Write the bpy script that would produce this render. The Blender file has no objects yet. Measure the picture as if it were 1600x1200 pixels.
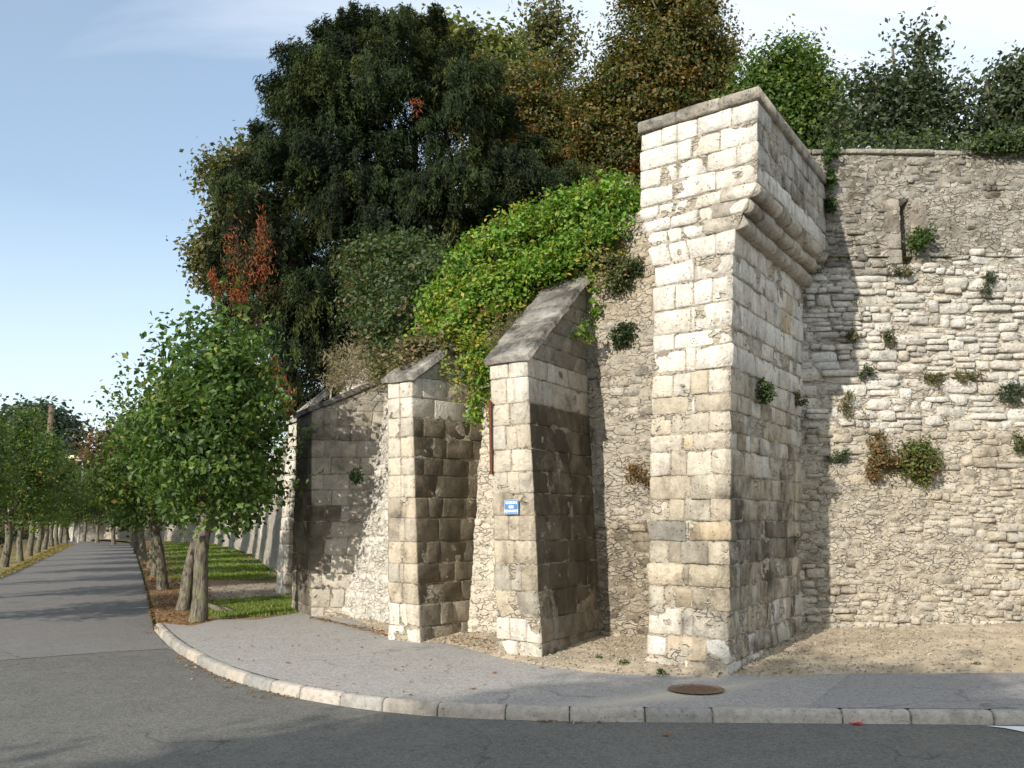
import bpy, math, random
import numpy as np
from mathutils import Vector, geometry

# ------------------------------------------------------------------ camera, sky, sun, exposure
scn = bpy.context.scene
EYE = 1.65
FPX = 1500.0                                   # focal length in pixels of the 1600 wide photograph
PITCH = math.atan(210 / FPX)
cam_d = bpy.data.cameras.new('camera'); cam = bpy.data.objects.new('camera', cam_d)
scn.collection.objects.link(cam); scn.camera = cam
cam_d.sensor_width = 36; cam_d.lens = 36 * FPX / 1600
cam_d.clip_start = 0.1; cam_d.clip_end = 3000
cam.location = (0, 0, EYE); cam.rotation_euler = (math.pi / 2 + PITCH, 0, 0)
SUN_AZ = math.radians(35.5)                      # direction the light travels, clockwise from +Y
SUN_EL = math.radians(25)
LD = np.array([math.sin(SUN_AZ) * math.cos(SUN_EL), math.cos(SUN_AZ) * math.cos(SUN_EL), -math.sin(SUN_EL)])
sun_d = bpy.data.lights.new('sun', 'SUN'); sun = bpy.data.objects.new('sun', sun_d)
scn.collection.objects.link(sun)
sun_d.energy = 5.0; sun_d.angle = math.radians(0.53); sun_d.color = (1.0, 0.925, 0.82)
sun.rotation_euler = Vector(LD).to_track_quat('-Z', 'Y').to_euler()
sun.location = (-30, -30, 40)
world = bpy.data.worlds.new('World'); scn.world = world; world.use_nodes = True
wn = world.node_tree; wn.nodes.clear(); WL = wn.links.new
def wnode(t, **k):
    n = wn.nodes.new(t)
    for a, b in k.items(): setattr(n, a, b)
    return n
def wmath(op, a, b=None, c=None, clamp=False):
    n = wnode('ShaderNodeMath', operation=op, use_clamp=clamp)
    for i, x in enumerate((a, b, c)):
        if x is None: continue
        if isinstance(x, (int, float)): n.inputs[i].default_value = x
        else: WL(x, n.inputs[i])
    return n.outputs[0]
sky = wnode('ShaderNodeTexSky', sky_type='NISHITA'); sky.sun_disc = False
sky.sun_elevation = SUN_EL; sky.sun_rotation = SUN_AZ + math.pi
sky.altitude = 100; sky.air_density = 1.0; sky.dust_density = 1.2; sky.ozone_density = 1.0
tc = wnode('ShaderNodeTexCoord'); sx = wnode('ShaderNodeSeparateXYZ'); WL(tc.outputs['Generated'], sx.inputs[0])
den = wmath('ADD', wmath('MAXIMUM', sx.outputs[2], 0.0), 0.18)
cx = wmath('DIVIDE', sx.outputs[0], den); cy = wmath('DIVIDE', sx.outputs[1], den)
cb = wnode('ShaderNodeCombineXYZ'); WL(cx, cb.inputs[0]); WL(cy, cb.inputs[1])
mp = wnode('ShaderNodeMapping'); WL(cb.outputs[0], mp.inputs[0]); mp.inputs['Rotation'].default_value = (0, 0, 0.9); mp.inputs['Scale'].default_value = (0.5, 1.5, 1)
nz = wnode('ShaderNodeTexNoise'); nz.inputs['Scale'].default_value = 0.8; nz.inputs['Detail'].default_value = 9; nz.inputs['Roughness'].default_value = 0.62; nz.inputs['Distortion'].default_value = 1.1
WL(mp.outputs[0], nz.inputs['Vector'])
nz2 = wnode('ShaderNodeTexNoise'); nz2.inputs['Scale'].default_value = 0.45; nz2.inputs['Detail'].default_value = 3
WL(cb.outputs[0], nz2.inputs['Vector'])
# a thin veil of cirrus, thicker towards the east (right of the view) and near the horizon
veil = wmath('MULTIPLY_ADD', sx.outputs[0], 1.35, 0.36)
veil = wmath('ADD', veil, wmath('MULTIPLY', wmath('SUBTRACT', sx.outputs[2], 0.22), 0.75))
veil = wmath('ADD', veil, wmath('MULTIPLY', wmath('SUBTRACT', nz.outputs[0], 0.5), 2.6))
veil = wmath('ADD', veil, wmath('MULTIPLY', wmath('SUBTRACT', nz2.outputs[0], 0.5), 0.5))
low = wmath('MULTIPLY', wmath('SUBTRACT', 0.40, sx.outputs[2], clamp=False), 2.3, clamp=True)
veil = wmath('MAXIMUM', wmath('MULTIPLY', veil, 1.0, clamp=True), wmath('MULTIPLY', low, 0.9))
veil = wmath('MULTIPLY', wmath('MINIMUM', wmath('MAXIMUM', veil, 0.20), 1.0), 0.93)
mxw = wnode('ShaderNodeMix', data_type='RGBA'); WL(veil, mxw.inputs['Factor'])
skyb = wnode('ShaderNodeMix', data_type='RGBA', blend_type='MULTIPLY'); skyb.inputs['Factor'].default_value = 1
WL(sky.outputs[0], skyb.inputs['A']); skyb.inputs['B'].default_value = (1.45, 1.52, 1.50, 1)
WL(skyb.outputs['Result'], mxw.inputs['A']); mxw.inputs['B'].default_value = (7.4, 8.1, 8.9, 1)
bg = wnode('ShaderNodeBackground'); bg.inputs['Strength'].default_value = 0.115
WL(mxw.outputs['Result'], bg.inputs['Color'])
wo = wnode('ShaderNodeOutputWorld'); WL(bg.outputs[0], wo.inputs[0])
scn.view_settings.view_transform = 'Standard'; scn.view_settings.look = 'None'
scn.view_settings.exposure = 0.28; scn.view_settings.gamma = 1; scn.view_settings.use_curve_mapping = False
scn.render.engine = 'CYCLES'
scn.cycles.max_bounces = 6; scn.cycles.transparent_max_bounces = 4

# ------------------------------------------------------------------ helpers
def ray(x, y):
    a = (x - 800) / FPX; b = (600 - y) / FPX
    return np.array([a, math.cos(PITCH) - b * math.sin(PITCH), math.sin(PITCH) + b * math.cos(PITCH)])
def G(x, y, z=0.0):
    r = ray(x, y); t = (z - EYE) / r[2]; return np.array([r[0] * t, r[1] * t, z])
def P(x, y, Y):
    r = ray(x, y); t = Y / r[1]; return np.array([r[0] * t, Y, EYE + r[2] * t])
def zat(y, Y): return P(800, y, Y)[2]
def along(p, d, px, z=None):                  # point on line p + t d (2D) that shows at column px (ground plan)
    k = (px - 800) / FPX * math.cos(PITCH)
    if z is not None:
        k = (px - 800) / FPX * (math.cos(PITCH) + (z - EYE) / p[1] * math.sin(PITCH))
    t = (k * p[1] - p[0]) / (d[0] - k * d[1]); return np.array([p[0] + t * d[0], p[1] + t * d[1]])
def unit(v): v = np.asarray(v, float); return v / np.linalg.norm(v)
def hsh(i, j, k, s):
    n = (i.astype(np.int64) * 374761393 + j.astype(np.int64) * 668265263 + k.astype(np.int64) * 2147483647 + s * 974634777) & 0xffffffff
    n = (n ^ (n >> 13)) * 1274126177 & 0xffffffff
    n = n ^ (n >> 16)
    return (n & 0xffffff) / float(0xffffff)
def vnoise(p, s=0):
    p = np.asarray(p, float); f = np.floor(p); t = p - f; t = t * t * (3 - 2 * t); i, j, k = f.T
    r = 0
    for a in (0, 1):
        for b in (0, 1):
            for c in (0, 1):
                w = (t[:, 0] if a else 1 - t[:, 0]) * (t[:, 1] if b else 1 - t[:, 1]) * (t[:, 2] if c else 1 - t[:, 2])
                r = r + w * hsh(i + a, j + b, k + c, s)
    return r * 2 - 1
def fbm(p, sc, octv=4, s=0, g=0.5):
    p = np.asarray(p, float) * sc; r = 0; a = 1
    for o in range(octv):
        r = r + a * vnoise(p, s + o); p = p * 2.03 + 7.1; a *= g
    return r
COL = scn.collection
def tag(o, label=None, cat=None, group=None, kind=None):
    if label: o['label'] = label
    if cat: o['category'] = cat
    if group: o['group'] = group
    if kind: o['kind'] = kind
    return o
def empty(name, loc=(0, 0, 0), parent=None):
    o = bpy.data.objects.new(name, None); COL.objects.link(o); o.location = Vector(loc); o.empty_display_size = 0.3
    if parent: o.parent = parent
    return o
def mesh_np(name, V, F, mat, parent=None, col=None, smooth=True, loc=None):
    """F: list of index tuples or an (n,4)/(n,3) array; col: (nv,4) point colours. Geometry in world space, rebased on loc."""
    V = np.asarray(V, float)
    if loc is None:
        loc = np.array(parent.matrix_basis.translation) if parent is not None and parent.type == 'EMPTY' and parent.parent is None else None
    base = V.mean(0) if len(V) else np.zeros(3)
    me = bpy.data.meshes.new(name)
    if isinstance(F, np.ndarray):
        n, k = F.shape
        me.vertices.add(len(V)); me.vertices.foreach_set('co', (V - base).ravel())
        me.loops.add(n * k); me.loops.foreach_set('vertex_index', F.ravel().astype(np.int32))
        me.polygons.add(n); me.polygons.foreach_set('loop_start', np.arange(0, n * k, k, dtype=np.int32))
        me.polygons.foreach_set('loop_total', np.full(n, k, dtype=np.int32))
        me.update(calc_edges=True)
    else:
        me.from_pydata([tuple(v) for v in V - base], [], F)
    if col is not None:
        at = me.color_attributes.new('col', 'FLOAT_COLOR', 'POINT'); c = np.asarray(col, np.float32)
        if c.ndim == 1: c = np.tile(c, (len(V), 1))
        if c.shape[1] == 3: c = np.hstack([c, np.zeros((len(c), 1), np.float32)])
        at.data.foreach_set('color', c.ravel())
    me.polygons.foreach_set('use_smooth', np.full(len(me.polygons), smooth)); me.materials.append(mat)
    o = bpy.data.objects.new(name, me); COL.objects.link(o)
    off = np.zeros(3); q = parent
    while q is not None: off += np.array(q.location); q = q.parent
    if parent: o.parent = parent
    o.location = Vector(base - off)
    return o
class Acc:
    def __init__(s): s.V = []; s.F = []; s.C = []; s.n = 0
    def add(s, V, F, C):
        s.V.append(np.asarray(V, float)); s.F += [tuple(i + s.n for i in f) for f in F]
        C = np.asarray(C, float)
        if C.ndim == 1: C = np.tile(C, (len(V), 1))
        s.C.append(C); s.n += len(V)
    def build(s, name, mat, parent=None, **k):
        return mesh_np(name, np.vstack(s.V), s.F, mat, parent, np.vstack(s.C), **k) if s.n else None

# ------------------------------------------------------------------ materials
def new_mat(name):
    m = bpy.data.materials.new(name); m.use_nodes = True; nt = m.node_tree
    return m, nt, nt.nodes['Principled BSDF']
def nd(nt, t, **k):
    n = nt.nodes.new(t)
    for a, b in k.items(): setattr(n, a, b)
    return n
def noise(nt, vec, scale, detail=5, rough=0.6, dist=0):
    n = nd(nt, 'ShaderNodeTexNoise'); n.inputs['Scale'].default_value = scale; n.inputs['Detail'].default_value = detail
    n.inputs['Roughness'].default_value = rough; n.inputs['Distortion'].default_value = dist
    nt.links.new(vec, n.inputs['Vector']); return n.outputs['Fac']
def ramp(nt, fac, stops):
    r = nd(nt, 'ShaderNodeValToRGB'); e = r.color_ramp.elements
    while len(e) < len(stops): e.new(0.5)
    for i, (p, c) in enumerate(stops):
        e[i].position = p; e[i].color = (c, c, c, 1) if isinstance(c, (int, float)) else (*c, 1)
    nt.links.new(fac, r.inputs[0]); return r.outputs[0]
def mth(nt, op, a, b=None, clamp=False):
    n = nd(nt, 'ShaderNodeMath', operation=op, use_clamp=clamp)
    for i, x in enumerate((a, b)):
        if x is None: continue
        if isinstance(x, (int, float)): n.inputs[i].default_value = x
        else: nt.links.new(x, n.inputs[i])
    return n.outputs[0]
def mixc(nt, fac, a, b, mode='MIX'):
    n = nd(nt, 'ShaderNodeMix', data_type='RGBA', blend_type=mode)
    for s, x in (('Factor', fac), ('A', a), ('B', b)):
        if isinstance(x, (int, float)): n.inputs[s].default_value = x
        elif isinstance(x, tuple): n.inputs[s].default_value = (*x, 1)
        else: nt.links.new(x, n.inputs[s])
    return n.outputs['Result']
def posn(nt): return nd(nt, 'ShaderNodeNewGeometry').outputs['Position']
def bump(nt, bsdf, h, strength, dist):
    b = nd(nt, 'ShaderNodeBump'); b.inputs['Strength'].default_value = strength; b.inputs['Distance'].default_value = dist
    nt.links.new(h, b.inputs['Height']); nt.links.new(b.outputs[0], bsdf.inputs['Normal'])
def stone_mat(name, bscale=1.0, bdist=0.02, stain=(0.075, 0.063, 0.045), speck=0.5, frag=0.0):
    m, nt, b = new_mat(name); pos = posn(nt)
    at = nd(nt, 'ShaderNodeAttribute', attribute_name='col')
    n1 = noise(nt, pos, 2.3 * bscale, 9, 0.68, 0.4); n2 = noise(nt, pos, 17, 7, 0.65); n3 = noise(nt, pos, 70, 5, 0.7)
    n4 = noise(nt, pos, 6.0, 8, 0.7, 0.6)
    tone = mth(nt, 'ADD', mth(nt, 'MULTIPLY', n2, 0.75), mth(nt, 'MULTIPLY', n3, 0.45))
    base = mixc(nt, 1.0, at.outputs['Color'], ramp(nt, tone, [(0.35, 0.62), (0.60, 1.02), (0.85, 1.28)]), 'MULTIPLY')
    # patches of warmer and greyer stone
    base = mixc(nt, ramp(nt, n4, [(0.5, 0.0), (0.68, 0.55)]), base, mixc(nt, 1.0, base, (0.62, 0.60, 0.58), 'MULTIPLY'))
    # lichen and soot where the stain value says so
    sm = mth(nt, 'ADD', mth(nt, 'MULTIPLY', n1, 1.5), mth(nt, 'MULTIPLY', n2, 0.5))
    sm = mth(nt, 'SUBTRACT', mth(nt, 'ADD', sm, at.outputs['Alpha']), 1.35)
    sm = mth(nt, 'MULTIPLY', sm, 2.6, clamp=True)
    base = mixc(nt, mth(nt, 'MULTIPLY', sm, 0.92), base, stain)
    # small pits and dark specks
    vo = nd(nt, 'ShaderNodeTexVoronoi'); vo.inputs['Scale'].default_value = 23; vo.inputs['Randomness'].default_value = 1; nt.links.new(pos, vo.inputs['Vector'])
    pit = mth(nt, 'MULTIPLY', ramp(nt, vo.outputs['Distance'], [(0.10, 1.0), (0.24, 0.0)]), ramp(nt, n4, [(0.46, 0.0), (0.60, 1.0)]))
    base = mixc(nt, mth(nt, 'MULTIPLY', pit, speck), base, (0.10, 0.085, 0.06))
    # rain streaks running down across the joints
    ms = nd(nt, 'ShaderNodeMapping'); ms.inputs['Scale'].default_value = (5.5, 5.5, .55); nt.links.new(pos, ms.inputs[0]); st_ = noise(nt, ms.outputs[0], 1.0, 6, .62, .3)
    base = mixc(nt, mth(nt, 'MULTIPLY', ramp(nt, st_, [(.50, 0.0), (.68, 1.0)]), mth(nt, 'ADD', mth(nt, 'MULTIPLY', at.outputs['Alpha'], 0.75), 0.08, clamp=True)), base, (.17, .145, .105))
    h0 = None
    if frag:
        mf = nd(nt, 'ShaderNodeMapping'); mf.inputs['Scale'].default_value = (1, 1, 2.1); nt.links.new(pos, mf.inputs[0])
        nv = nd(nt, 'ShaderNodeTexNoise'); nv.inputs['Scale'].default_value = 5; nt.links.new(mf.outputs[0], nv.inputs['Vector'])
        wv = nd(nt, 'ShaderNodeMix', data_type='RGBA', blend_type='LINEAR_LIGHT'); wv.inputs['Factor'].default_value = .13; nt.links.new(mf.outputs[0], wv.inputs['A']); nt.links.new(nv.outputs['Color'], wv.inputs['B'])
        ve = nd(nt, 'ShaderNodeTexVoronoi', feature='DISTANCE_TO_EDGE'); ve.inputs['Scale'].default_value = 8.5; nt.links.new(wv.outputs['Result'], ve.inputs['Vector'])
        vc = nd(nt, 'ShaderNodeTexVoronoi'); vc.inputs['Scale'].default_value = 8.5; nt.links.new(wv.outputs['Result'], vc.inputs['Vector'])
        ed = ramp(nt, ve.outputs['Distance'], [(0.0, 0.0), (0.10, 1.0)]); some = ramp(nt, vc.outputs['Color'], [(.35, 0.0), (.5, 1.0)])
        h0 = mth(nt, 'MULTIPLY', mth(nt, 'MULTIPLY', ed, some), frag * 1.6)
        base = mixc(nt, mth(nt, 'MULTIPLY', mth(nt, 'MULTIPLY', ed, some), .38), base, (.55, .505, .42))
        base = mixc(nt, mth(nt, 'MULTIPLY', mth(nt, 'SUBTRACT', 1.0, ramp(nt, ve.outputs['Distance'], [(0.0, 0.0), (0.03, 1.0)])), mth(nt, 'MULTIPLY', ramp(nt, n4, [(.49, 0.0), (.60, 1.0)]), .20)), base, (.20, .17, .125))
    nt.links.new(base, b.inputs['Base Color']); b.inputs['Roughness'].default_value = 0.93; b.inputs['Specular IOR Level'].default_value = 0.15
    h = mth(nt, 'ADD', mth(nt, 'MULTIPLY', n2, 1.0), mth(nt, 'MULTIPLY', n3, 0.35))
    h = mth(nt, 'ADD', h, mth(nt, 'MULTIPLY', n4, 1.2)); h = mth(nt, 'SUBTRACT', h, mth(nt, 'MULTIPLY', pit, 0.7))
    if h0 is not None: h = mth(nt, 'ADD', h, h0)
    bump(nt, b, h, 1.0, bdist); return m
M_stone = stone_mat('limestone', 1.0, 0.022)
M_rubble = stone_mat('rubble_stone', 1.0, 0.042)
M_mortar = stone_mat('lime_mortar', 1.3, 0.045, speck=0.7, frag=.6)
M_slab = stone_mat('lichened_slab', 1.0, 0.03, stain=(0.05, 0.047, 0.042))
M_kerb = stone_mat('kerb_granite', 1.0, 0.012)
def leaf_mat(name, trans=0.35, rough=0.5):
    m, nt, b = new_mat(name); at = nd(nt, 'ShaderNodeAttribute', attribute_name='col')
    nt.links.new(at.outputs['Color'], b.inputs['Base Color']); b.inputs['Roughness'].default_value = rough
    b.inputs['Specular IOR Level'].default_value = 0.35
    t = nd(nt, 'ShaderNodeBsdfTranslucent'); br = mixc(nt, 1.0, at.outputs['Color'], (1.5, 1.6, 0.7), 'MULTIPLY'); nt.links.new(br, t.inputs['Color'])
    mx = nd(nt, 'ShaderNodeMixShader'); mx.inputs[0].default_value = trans
    nt.links.new(b.outputs[0], mx.inputs[1]); nt.links.new(t.outputs[0], mx.inputs[2])
    nt.links.new(mx.outputs[0], nt.nodes['Material Output'].inputs['Surface']); return m
M_leaf = leaf_mat('leaf'); M_needle = leaf_mat('needle', 0.12, 0.9)
def bark_mat():
    m, nt, b = new_mat('bark'); pos = posn(nt); mp_ = nd(nt, 'ShaderNodeMapping'); mp_.inputs['Scale'].default_value = (1, 1, .22); nt.links.new(pos, mp_.inputs[0]); v = mp_.outputs[0]
    n1 = noise(nt, v, 26, 6, .65, .4); n2 = noise(nt, pos, 5, 5, .6)
    c = mixc(nt, ramp(nt, n1, [(.40, 0.0), (.66, 1.0)]), (.04, .032, .024), (.22, .19, .15)); c = mixc(nt, ramp(nt, n2, [(.45, 0.0), (.62, .65)]), c, (.16, .17, .09))
    nt.links.new(c, b.inputs['Base Color']); b.inputs['Roughness'].default_value = .95; bump(nt, b, n1, 1.0, .03); return m
def simple_noise_mat(name, c0, c1, scale, bd=0.01, detail=8, rough=0.9, fine=60, c2=None):
    m, nt, b = new_mat(name); pos = posn(nt)
    n1 = noise(nt, pos, scale, detail, 0.65, 0.3); n2 = noise(nt, pos, fine, 5, 0.7)
    f = mth(nt, 'ADD', mth(nt, 'MULTIPLY', n1, 0.65), mth(nt, 'MULTIPLY', n2, 0.35))
    c = mixc(nt, ramp(nt, f, [(0.36, 0.0), (0.64, 1.0)]), c0, c1)
    if c2: c = mixc(nt, ramp(nt, noise(nt, pos, scale * 0.35, 6, 0.6), [(0.5, 0.0), (0.66, 1.0)]), c, c2)
    nt.links.new(c, b.inputs['Base Color']); b.inputs['Roughness'].default_value = rough; b.inputs['Specular IOR Level'].default_value = 0.2
    bump(nt, b, f, 0.8, bd); return m
M_bark = bark_mat()
M_soil = simple_noise_mat('sandy_soil', (0.27, 0.215, 0.145), (0.55, 0.46, 0.34), 3.6, 0.03, fine=38, c2=(0.33, 0.27, 0.19))
M_earth = simple_noise_mat('leafy_earth', (0.16, 0.10, 0.055), (0.34, 0.23, 0.13), 3.5, 0.02, fine=30)
M_path = simple_noise_mat('gravel_path', (0.20, 0.16, 0.11), (0.42, 0.37, 0.30), 2.5, 0.015, fine=30)
M_turf = simple_noise_mat('turf', (0.05, 0.085, 0.02), (0.12, 0.17, 0.035), 2.0, 0.02, fine=35, c2=(0.20, 0.17, 0.08))
M_far = simple_noise_mat('meadow', (0.07, 0.10, 0.03), (0.14, 0.15, 0.06), 0.4, 0.02, fine=8)
M_wood = simple_noise_mat('weathered_pole', (0.10, 0.065, 0.05), (0.17, 0.12, 0.09), 8, 0.004)
M_rust = simple_noise_mat('rusted_iron', (0.07, 0.025, 0.012), (0.15, 0.06, 0.03), 30, 0.004)
M_cover = simple_noise_mat('cast_iron_cover', (0.13, 0.075, 0.045), (0.26, 0.17, 0.11), 26, 0.006)
M_metal = simple_noise_mat('painted_metal', (0.30, 0.30, 0.27), (0.45, 0.44, 0.40), 8, 0.002, rough=0.5)
def flat_mat(name, c, r=0.5):
    m, nt, b = new_mat(name); n = noise(nt, posn(nt), 40, 4); nt.links.new(mixc(nt, n, tuple(x * 0.85 for x in c), tuple(min(1, x * 1.1) for x in c)), b.inputs['Base Color'])
    b.inputs['Roughness'].default_value = r; return m
M_blue = flat_mat('sign_enamel_blue', (0.05, 0.17, 0.38), 0.5); M_white = flat_mat('sign_enamel_white', (0.80, 0.82, 0.85), 0.35)
M_paint = flat_mat('road_paint', (0.72, 0.72, 0.70), 0.7)
M_void = flat_mat('dark_cavity_stone', (0.03, 0.026, 0.02), 1.0)
def asphalt(name, c0, c1, sand=None, streak=False):
    m, nt, b = new_mat(name); pos = posn(nt)
    n1 = noise(nt, pos, 0.8, 10, 0.78, 1.2); n2 = noise(nt, pos, 70, 3, 0.85); n3 = noise(nt, pos, 4, 6, 0.6)
    vo = nd(nt, 'ShaderNodeTexVoronoi'); vo.inputs['Scale'].default_value = 85; nt.links.new(pos, vo.inputs['Vector'])
    f = mth(nt, 'ADD', mth(nt, 'MULTIPLY', n1, 0.5), mth(nt, 'MULTIPLY', n3, 0.25)); f = mth(nt, 'ADD', f, mth(nt, 'MULTIPLY', n2, 0.25))
    c = mixc(nt, ramp(nt, f, [(0.35, 0.0), (0.65, 1.0)]), c0, c1)
    c = mixc(nt, ramp(nt, vo.outputs['Color'], [(0.3, 0.0), (1.0, 0.5)]), c, tuple(x * 2.0 for x in c1))
    v3 = nd(nt, 'ShaderNodeTexVoronoi'); v3.inputs['Scale'].default_value = 34; nt.links.new(pos, v3.inputs['Vector'])
    c = mixc(nt, ramp(nt, v3.outputs['Color'], [(0.72, 0.0), (0.8, 0.30)]), c, tuple(x * .45 for x in c0))
    nv = noise(nt, pos, .9, 4, .6); vk = nd(nt, 'ShaderNodeTexVoronoi', feature='DISTANCE_TO_EDGE'); vk.inputs['Scale'].default_value = .33
    wk = nd(nt, 'ShaderNodeMix', data_type='RGBA', blend_type='LINEAR_LIGHT'); wk.inputs['Factor'].default_value = .35; nt.links.new(pos, wk.inputs['A']); nk = nd(nt, 'ShaderNodeTexNoise'); nk.inputs['Scale'].default_value = 1.6; nk.inputs['Detail'].default_value = 7; nt.links.new(pos, nk.inputs['Vector']); nt.links.new(nk.outputs['Color'], wk.inputs['B']); nt.links.new(wk.outputs['Result'], vk.inputs['Vector'])
    crack = mth(nt, 'MULTIPLY', mth(nt, 'SUBTRACT', 1.0, ramp(nt, vk.outputs['Distance'], [(0.0, 0.0), (0.006, 1.0)])), ramp(nt, nv, [(.48, 0.0), (.58, 1.0)]))
    c = mixc(nt, mth(nt, 'MULTIPLY', crack, .6), c, tuple(x * .35 for x in c0))
    if sand:
        sp = nd(nt, 'ShaderNodeSeparateXYZ'); nt.links.new(pos, sp.inputs[0])
        # a band of washed-out sand across the pavement towards the tower foot
        a0 = G(960, 1098, 0.1); a1 = G(1200, 1062, 0.1); dr = unit((a1 - a0)[:2])
        dd = mth(nt, 'ADD', mth(nt, 'MULTIPLY', mth(nt, 'SUBTRACT', sp.outputs[0], float(a0[0])), float(-dr[1])), mth(nt, 'MULTIPLY', mth(nt, 'SUBTRACT', sp.outputs[1], float(a0[1])), float(dr[0])))
        dd = mth(nt, 'ADD', dd, mth(nt, 'MULTIPLY', mth(nt, 'SUBTRACT', noise(nt, pos, 1.3, 5), 0.5), 0.5))
        band = ramp(nt, mth(nt, 'ABSOLUTE', dd), [(0.0, 0.75), (0.14, 0.35), (0.32, 0.0)])
        xs = ramp(nt, mth(nt, 'MULTIPLY', mth(nt, 'ADD', sp.outputs[0], 0.8), 0.2, clamp=True), [(0.0, 0.0), (0.25, 0.6), (0.45, 1.0), (0.6, 0.6), (0.75, 0.0)])
        c = mixc(nt, mth(nt, 'MULTIPLY', band, xs), c, sand)
    nt.links.new(c, b.inputs['Base Color']); b.inputs['Roughness'].default_value = 0.85; b.inputs['Specular IOR Level'].default_value = 0.3
    bump(nt, b, mth(nt, 'ADD', n2, mth(nt, 'MULTIPLY', vo.outputs['Distance'], 0.7)), 0.6, 0.008); return m
M_road = asphalt('worn_asphalt', (0.070, 0.069, 0.062), (0.135, 0.130, 0.115))
M_road2 = asphalt('old_pale_asphalt', (0.115, 0.109, 0.103), (0.165, 0.156, 0.147))
M_pave = asphalt('pavement_asphalt', (0.215, 0.203, 0.188), (0.30, 0.284, 0.262), sand=(0.56, 0.49, 0.38))
M_pave2 = asphalt('newer_pavement_asphalt', (0.19, 0.183, 0.176), (0.25, 0.24, 0.23))

# ------------------------------------------------------------------ surfaces described by a plan polyline that changes with height
class Surf:
    def __init__(s, keys):                     # keys: [(v, [(x,y),...]), ...] rising v
        s.v = np.array([k[0] for k in keys], float); s.p = np.array([k[1] for k in keys], float); s.m = s.p.shape[1]
    def pts(s, v):
        v = np.atleast_1d(np.asarray(v, float)); k = np.clip(np.searchsorted(s.v, v, side='right') - 1, 0, len(s.v) - 2)
        t = ((v - s.v[k]) / (s.v[k + 1] - s.v[k]))[:, None, None]
        return s.p[k] * (1 - t) + s.p[k + 1] * t
    def seglen(s, i, v): q = s.pts(v)[0]; return float(np.linalg.norm(q[i + 1] - q[i]))
    def __call__(s, u, v, d):
        u, v, d = np.broadcast_arrays(np.asarray(u, float), np.asarray(v, float), np.asarray(d, float)); u = u.ravel(); v = v.ravel(); d = d.ravel()
        q = s.pts(v); i = np.clip(np.floor(u + 1e-9).astype(int), 0, s.m - 2); f = (u - i)[:, None]; ar = np.arange(len(u))
        a = q[ar, i]; b = q[ar, i + 1]; pos = a * (1 - f) + b * f
        t = b - a; t = t / np.maximum(np.linalg.norm(t, axis=1, keepdims=True), 1e-6); n = np.stack([-t[:, 1], t[:, 0]], 1)
        r = np.round(u).astype(int); cor = (np.abs(u - r) < 1e-6) & (r > 0) & (r < s.m - 1)
        if cor.any():
            c = np.where(cor)[0]; t0 = q[c, r[c]] - q[c, r[c] - 1]; t1 = q[c, r[c] + 1] - q[c, r[c]]
            t0 /= np.maximum(np.linalg.norm(t0, axis=1, keepdims=True), 1e-6); t1 /= np.maximum(np.linalg.norm(t1, axis=1, keepdims=True), 1e-6)
            n0 = np.stack([-t0[:, 1], t0[:, 0]], 1); n1 = np.stack([-t1[:, 1], t1[:, 0]], 1); mm = n0 + n1
            n[c] = mm / np.maximum((mm * n0).sum(1, keepdims=True), 0.35)
        xy = pos + n * d[:, None]
        return np.column_stack([xy, v])
def block(S, us, vs, d0, back, colr, rough=0.006, bev=0.014, seed=0, wig=0.004):
    """one dressed stone: front grid over us x vs, edges rounded back, sides running into the wall"""
    nu, nv = len(us), len(vs); U, Vv = np.meshgrid(us, vs); D = np.full(U.shape, d0)
    D[0, :] -= bev; D[-1, :] -= bev; D[:, 0] -= bev; D[:, -1] -= bev
    for a in (0, -1):
        for b in (0, -1): D[a, b] -= bev * 0.8
    p0 = S(U, Vv, D)
    D = D + rough * fbm(p0, 7.0, 3, seed).reshape(D.shape) * 1.3
    W = wig * fbm(p0, 9.0, 2, seed + 31).reshape(D.shape)
    F0 = S(U, Vv + W, D)
    F = []
    for j in range(nv - 1):
        for i in range(nu - 1):
            a = j * nu + i; F.append((a, a + nu, a + nu + 1, a + 1))
    ring = [i for i in range(nu)] + [j * nu + nu - 1 for j in range(1, nv)] + [(nv - 1) * nu + i for i in range(nu - 2, -1, -1)] + [j * nu for j in range(nv - 2, 0, -1)]
    B0 = S(U.ravel()[ring], Vv.ravel()[ring], d0 - back); n0 = len(F0); L = len(ring)
    for k in range(L): F.append((ring[k], ring[(k + 1) % L], n0 + (k + 1) % L, n0 + k))
    return np.vstack([F0, B0]), F, colr
def grid_part(name, S, u0, u1, vlo, vhi, nu, nv, dfun, mat, parent, colfun, back=0.4, closed=True, ubreaks=None):
    us = np.linspace(u0, u1, nu) if ubreaks is None else np.array(ubreaks); nu = len(us)
    lo = np.array([vlo(u) if callable(vlo) else vlo for u in us]); hi = np.array([vhi(u) if callable(vhi) else vhi for u in us])
    T = np.linspace(0, 1, nv)[:, None]; Vv = lo[None] * (1 - T) + hi[None] * T; U = np.tile(us, (nv, 1))
    p = S(U, Vv, 0.0); D = dfun(p).reshape(U.shape)
    X = S(U, Vv, D); C = colfun(X, U.ravel(), Vv.ravel())
    if closed:
        rows = [X]; cc = [C]
        top = S(us, hi, -back); bot = S(us, lo, -back); rows += [top, bot]; cc += [C[-nu:], C[:nu]]
        X = np.vstack(rows); C = np.vstack(cc); nv2 = nv + 2
    else: nv2 = nv
    a = (np.arange(nv2 - 1)[:, None] * nu + np.arange(nu - 1)[None]).ravel()
    F = np.stack([a, a + nu, a + nu + 1, a + 1], 1)
    return mesh_np(name, X, F, mat, parent, C)
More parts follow.
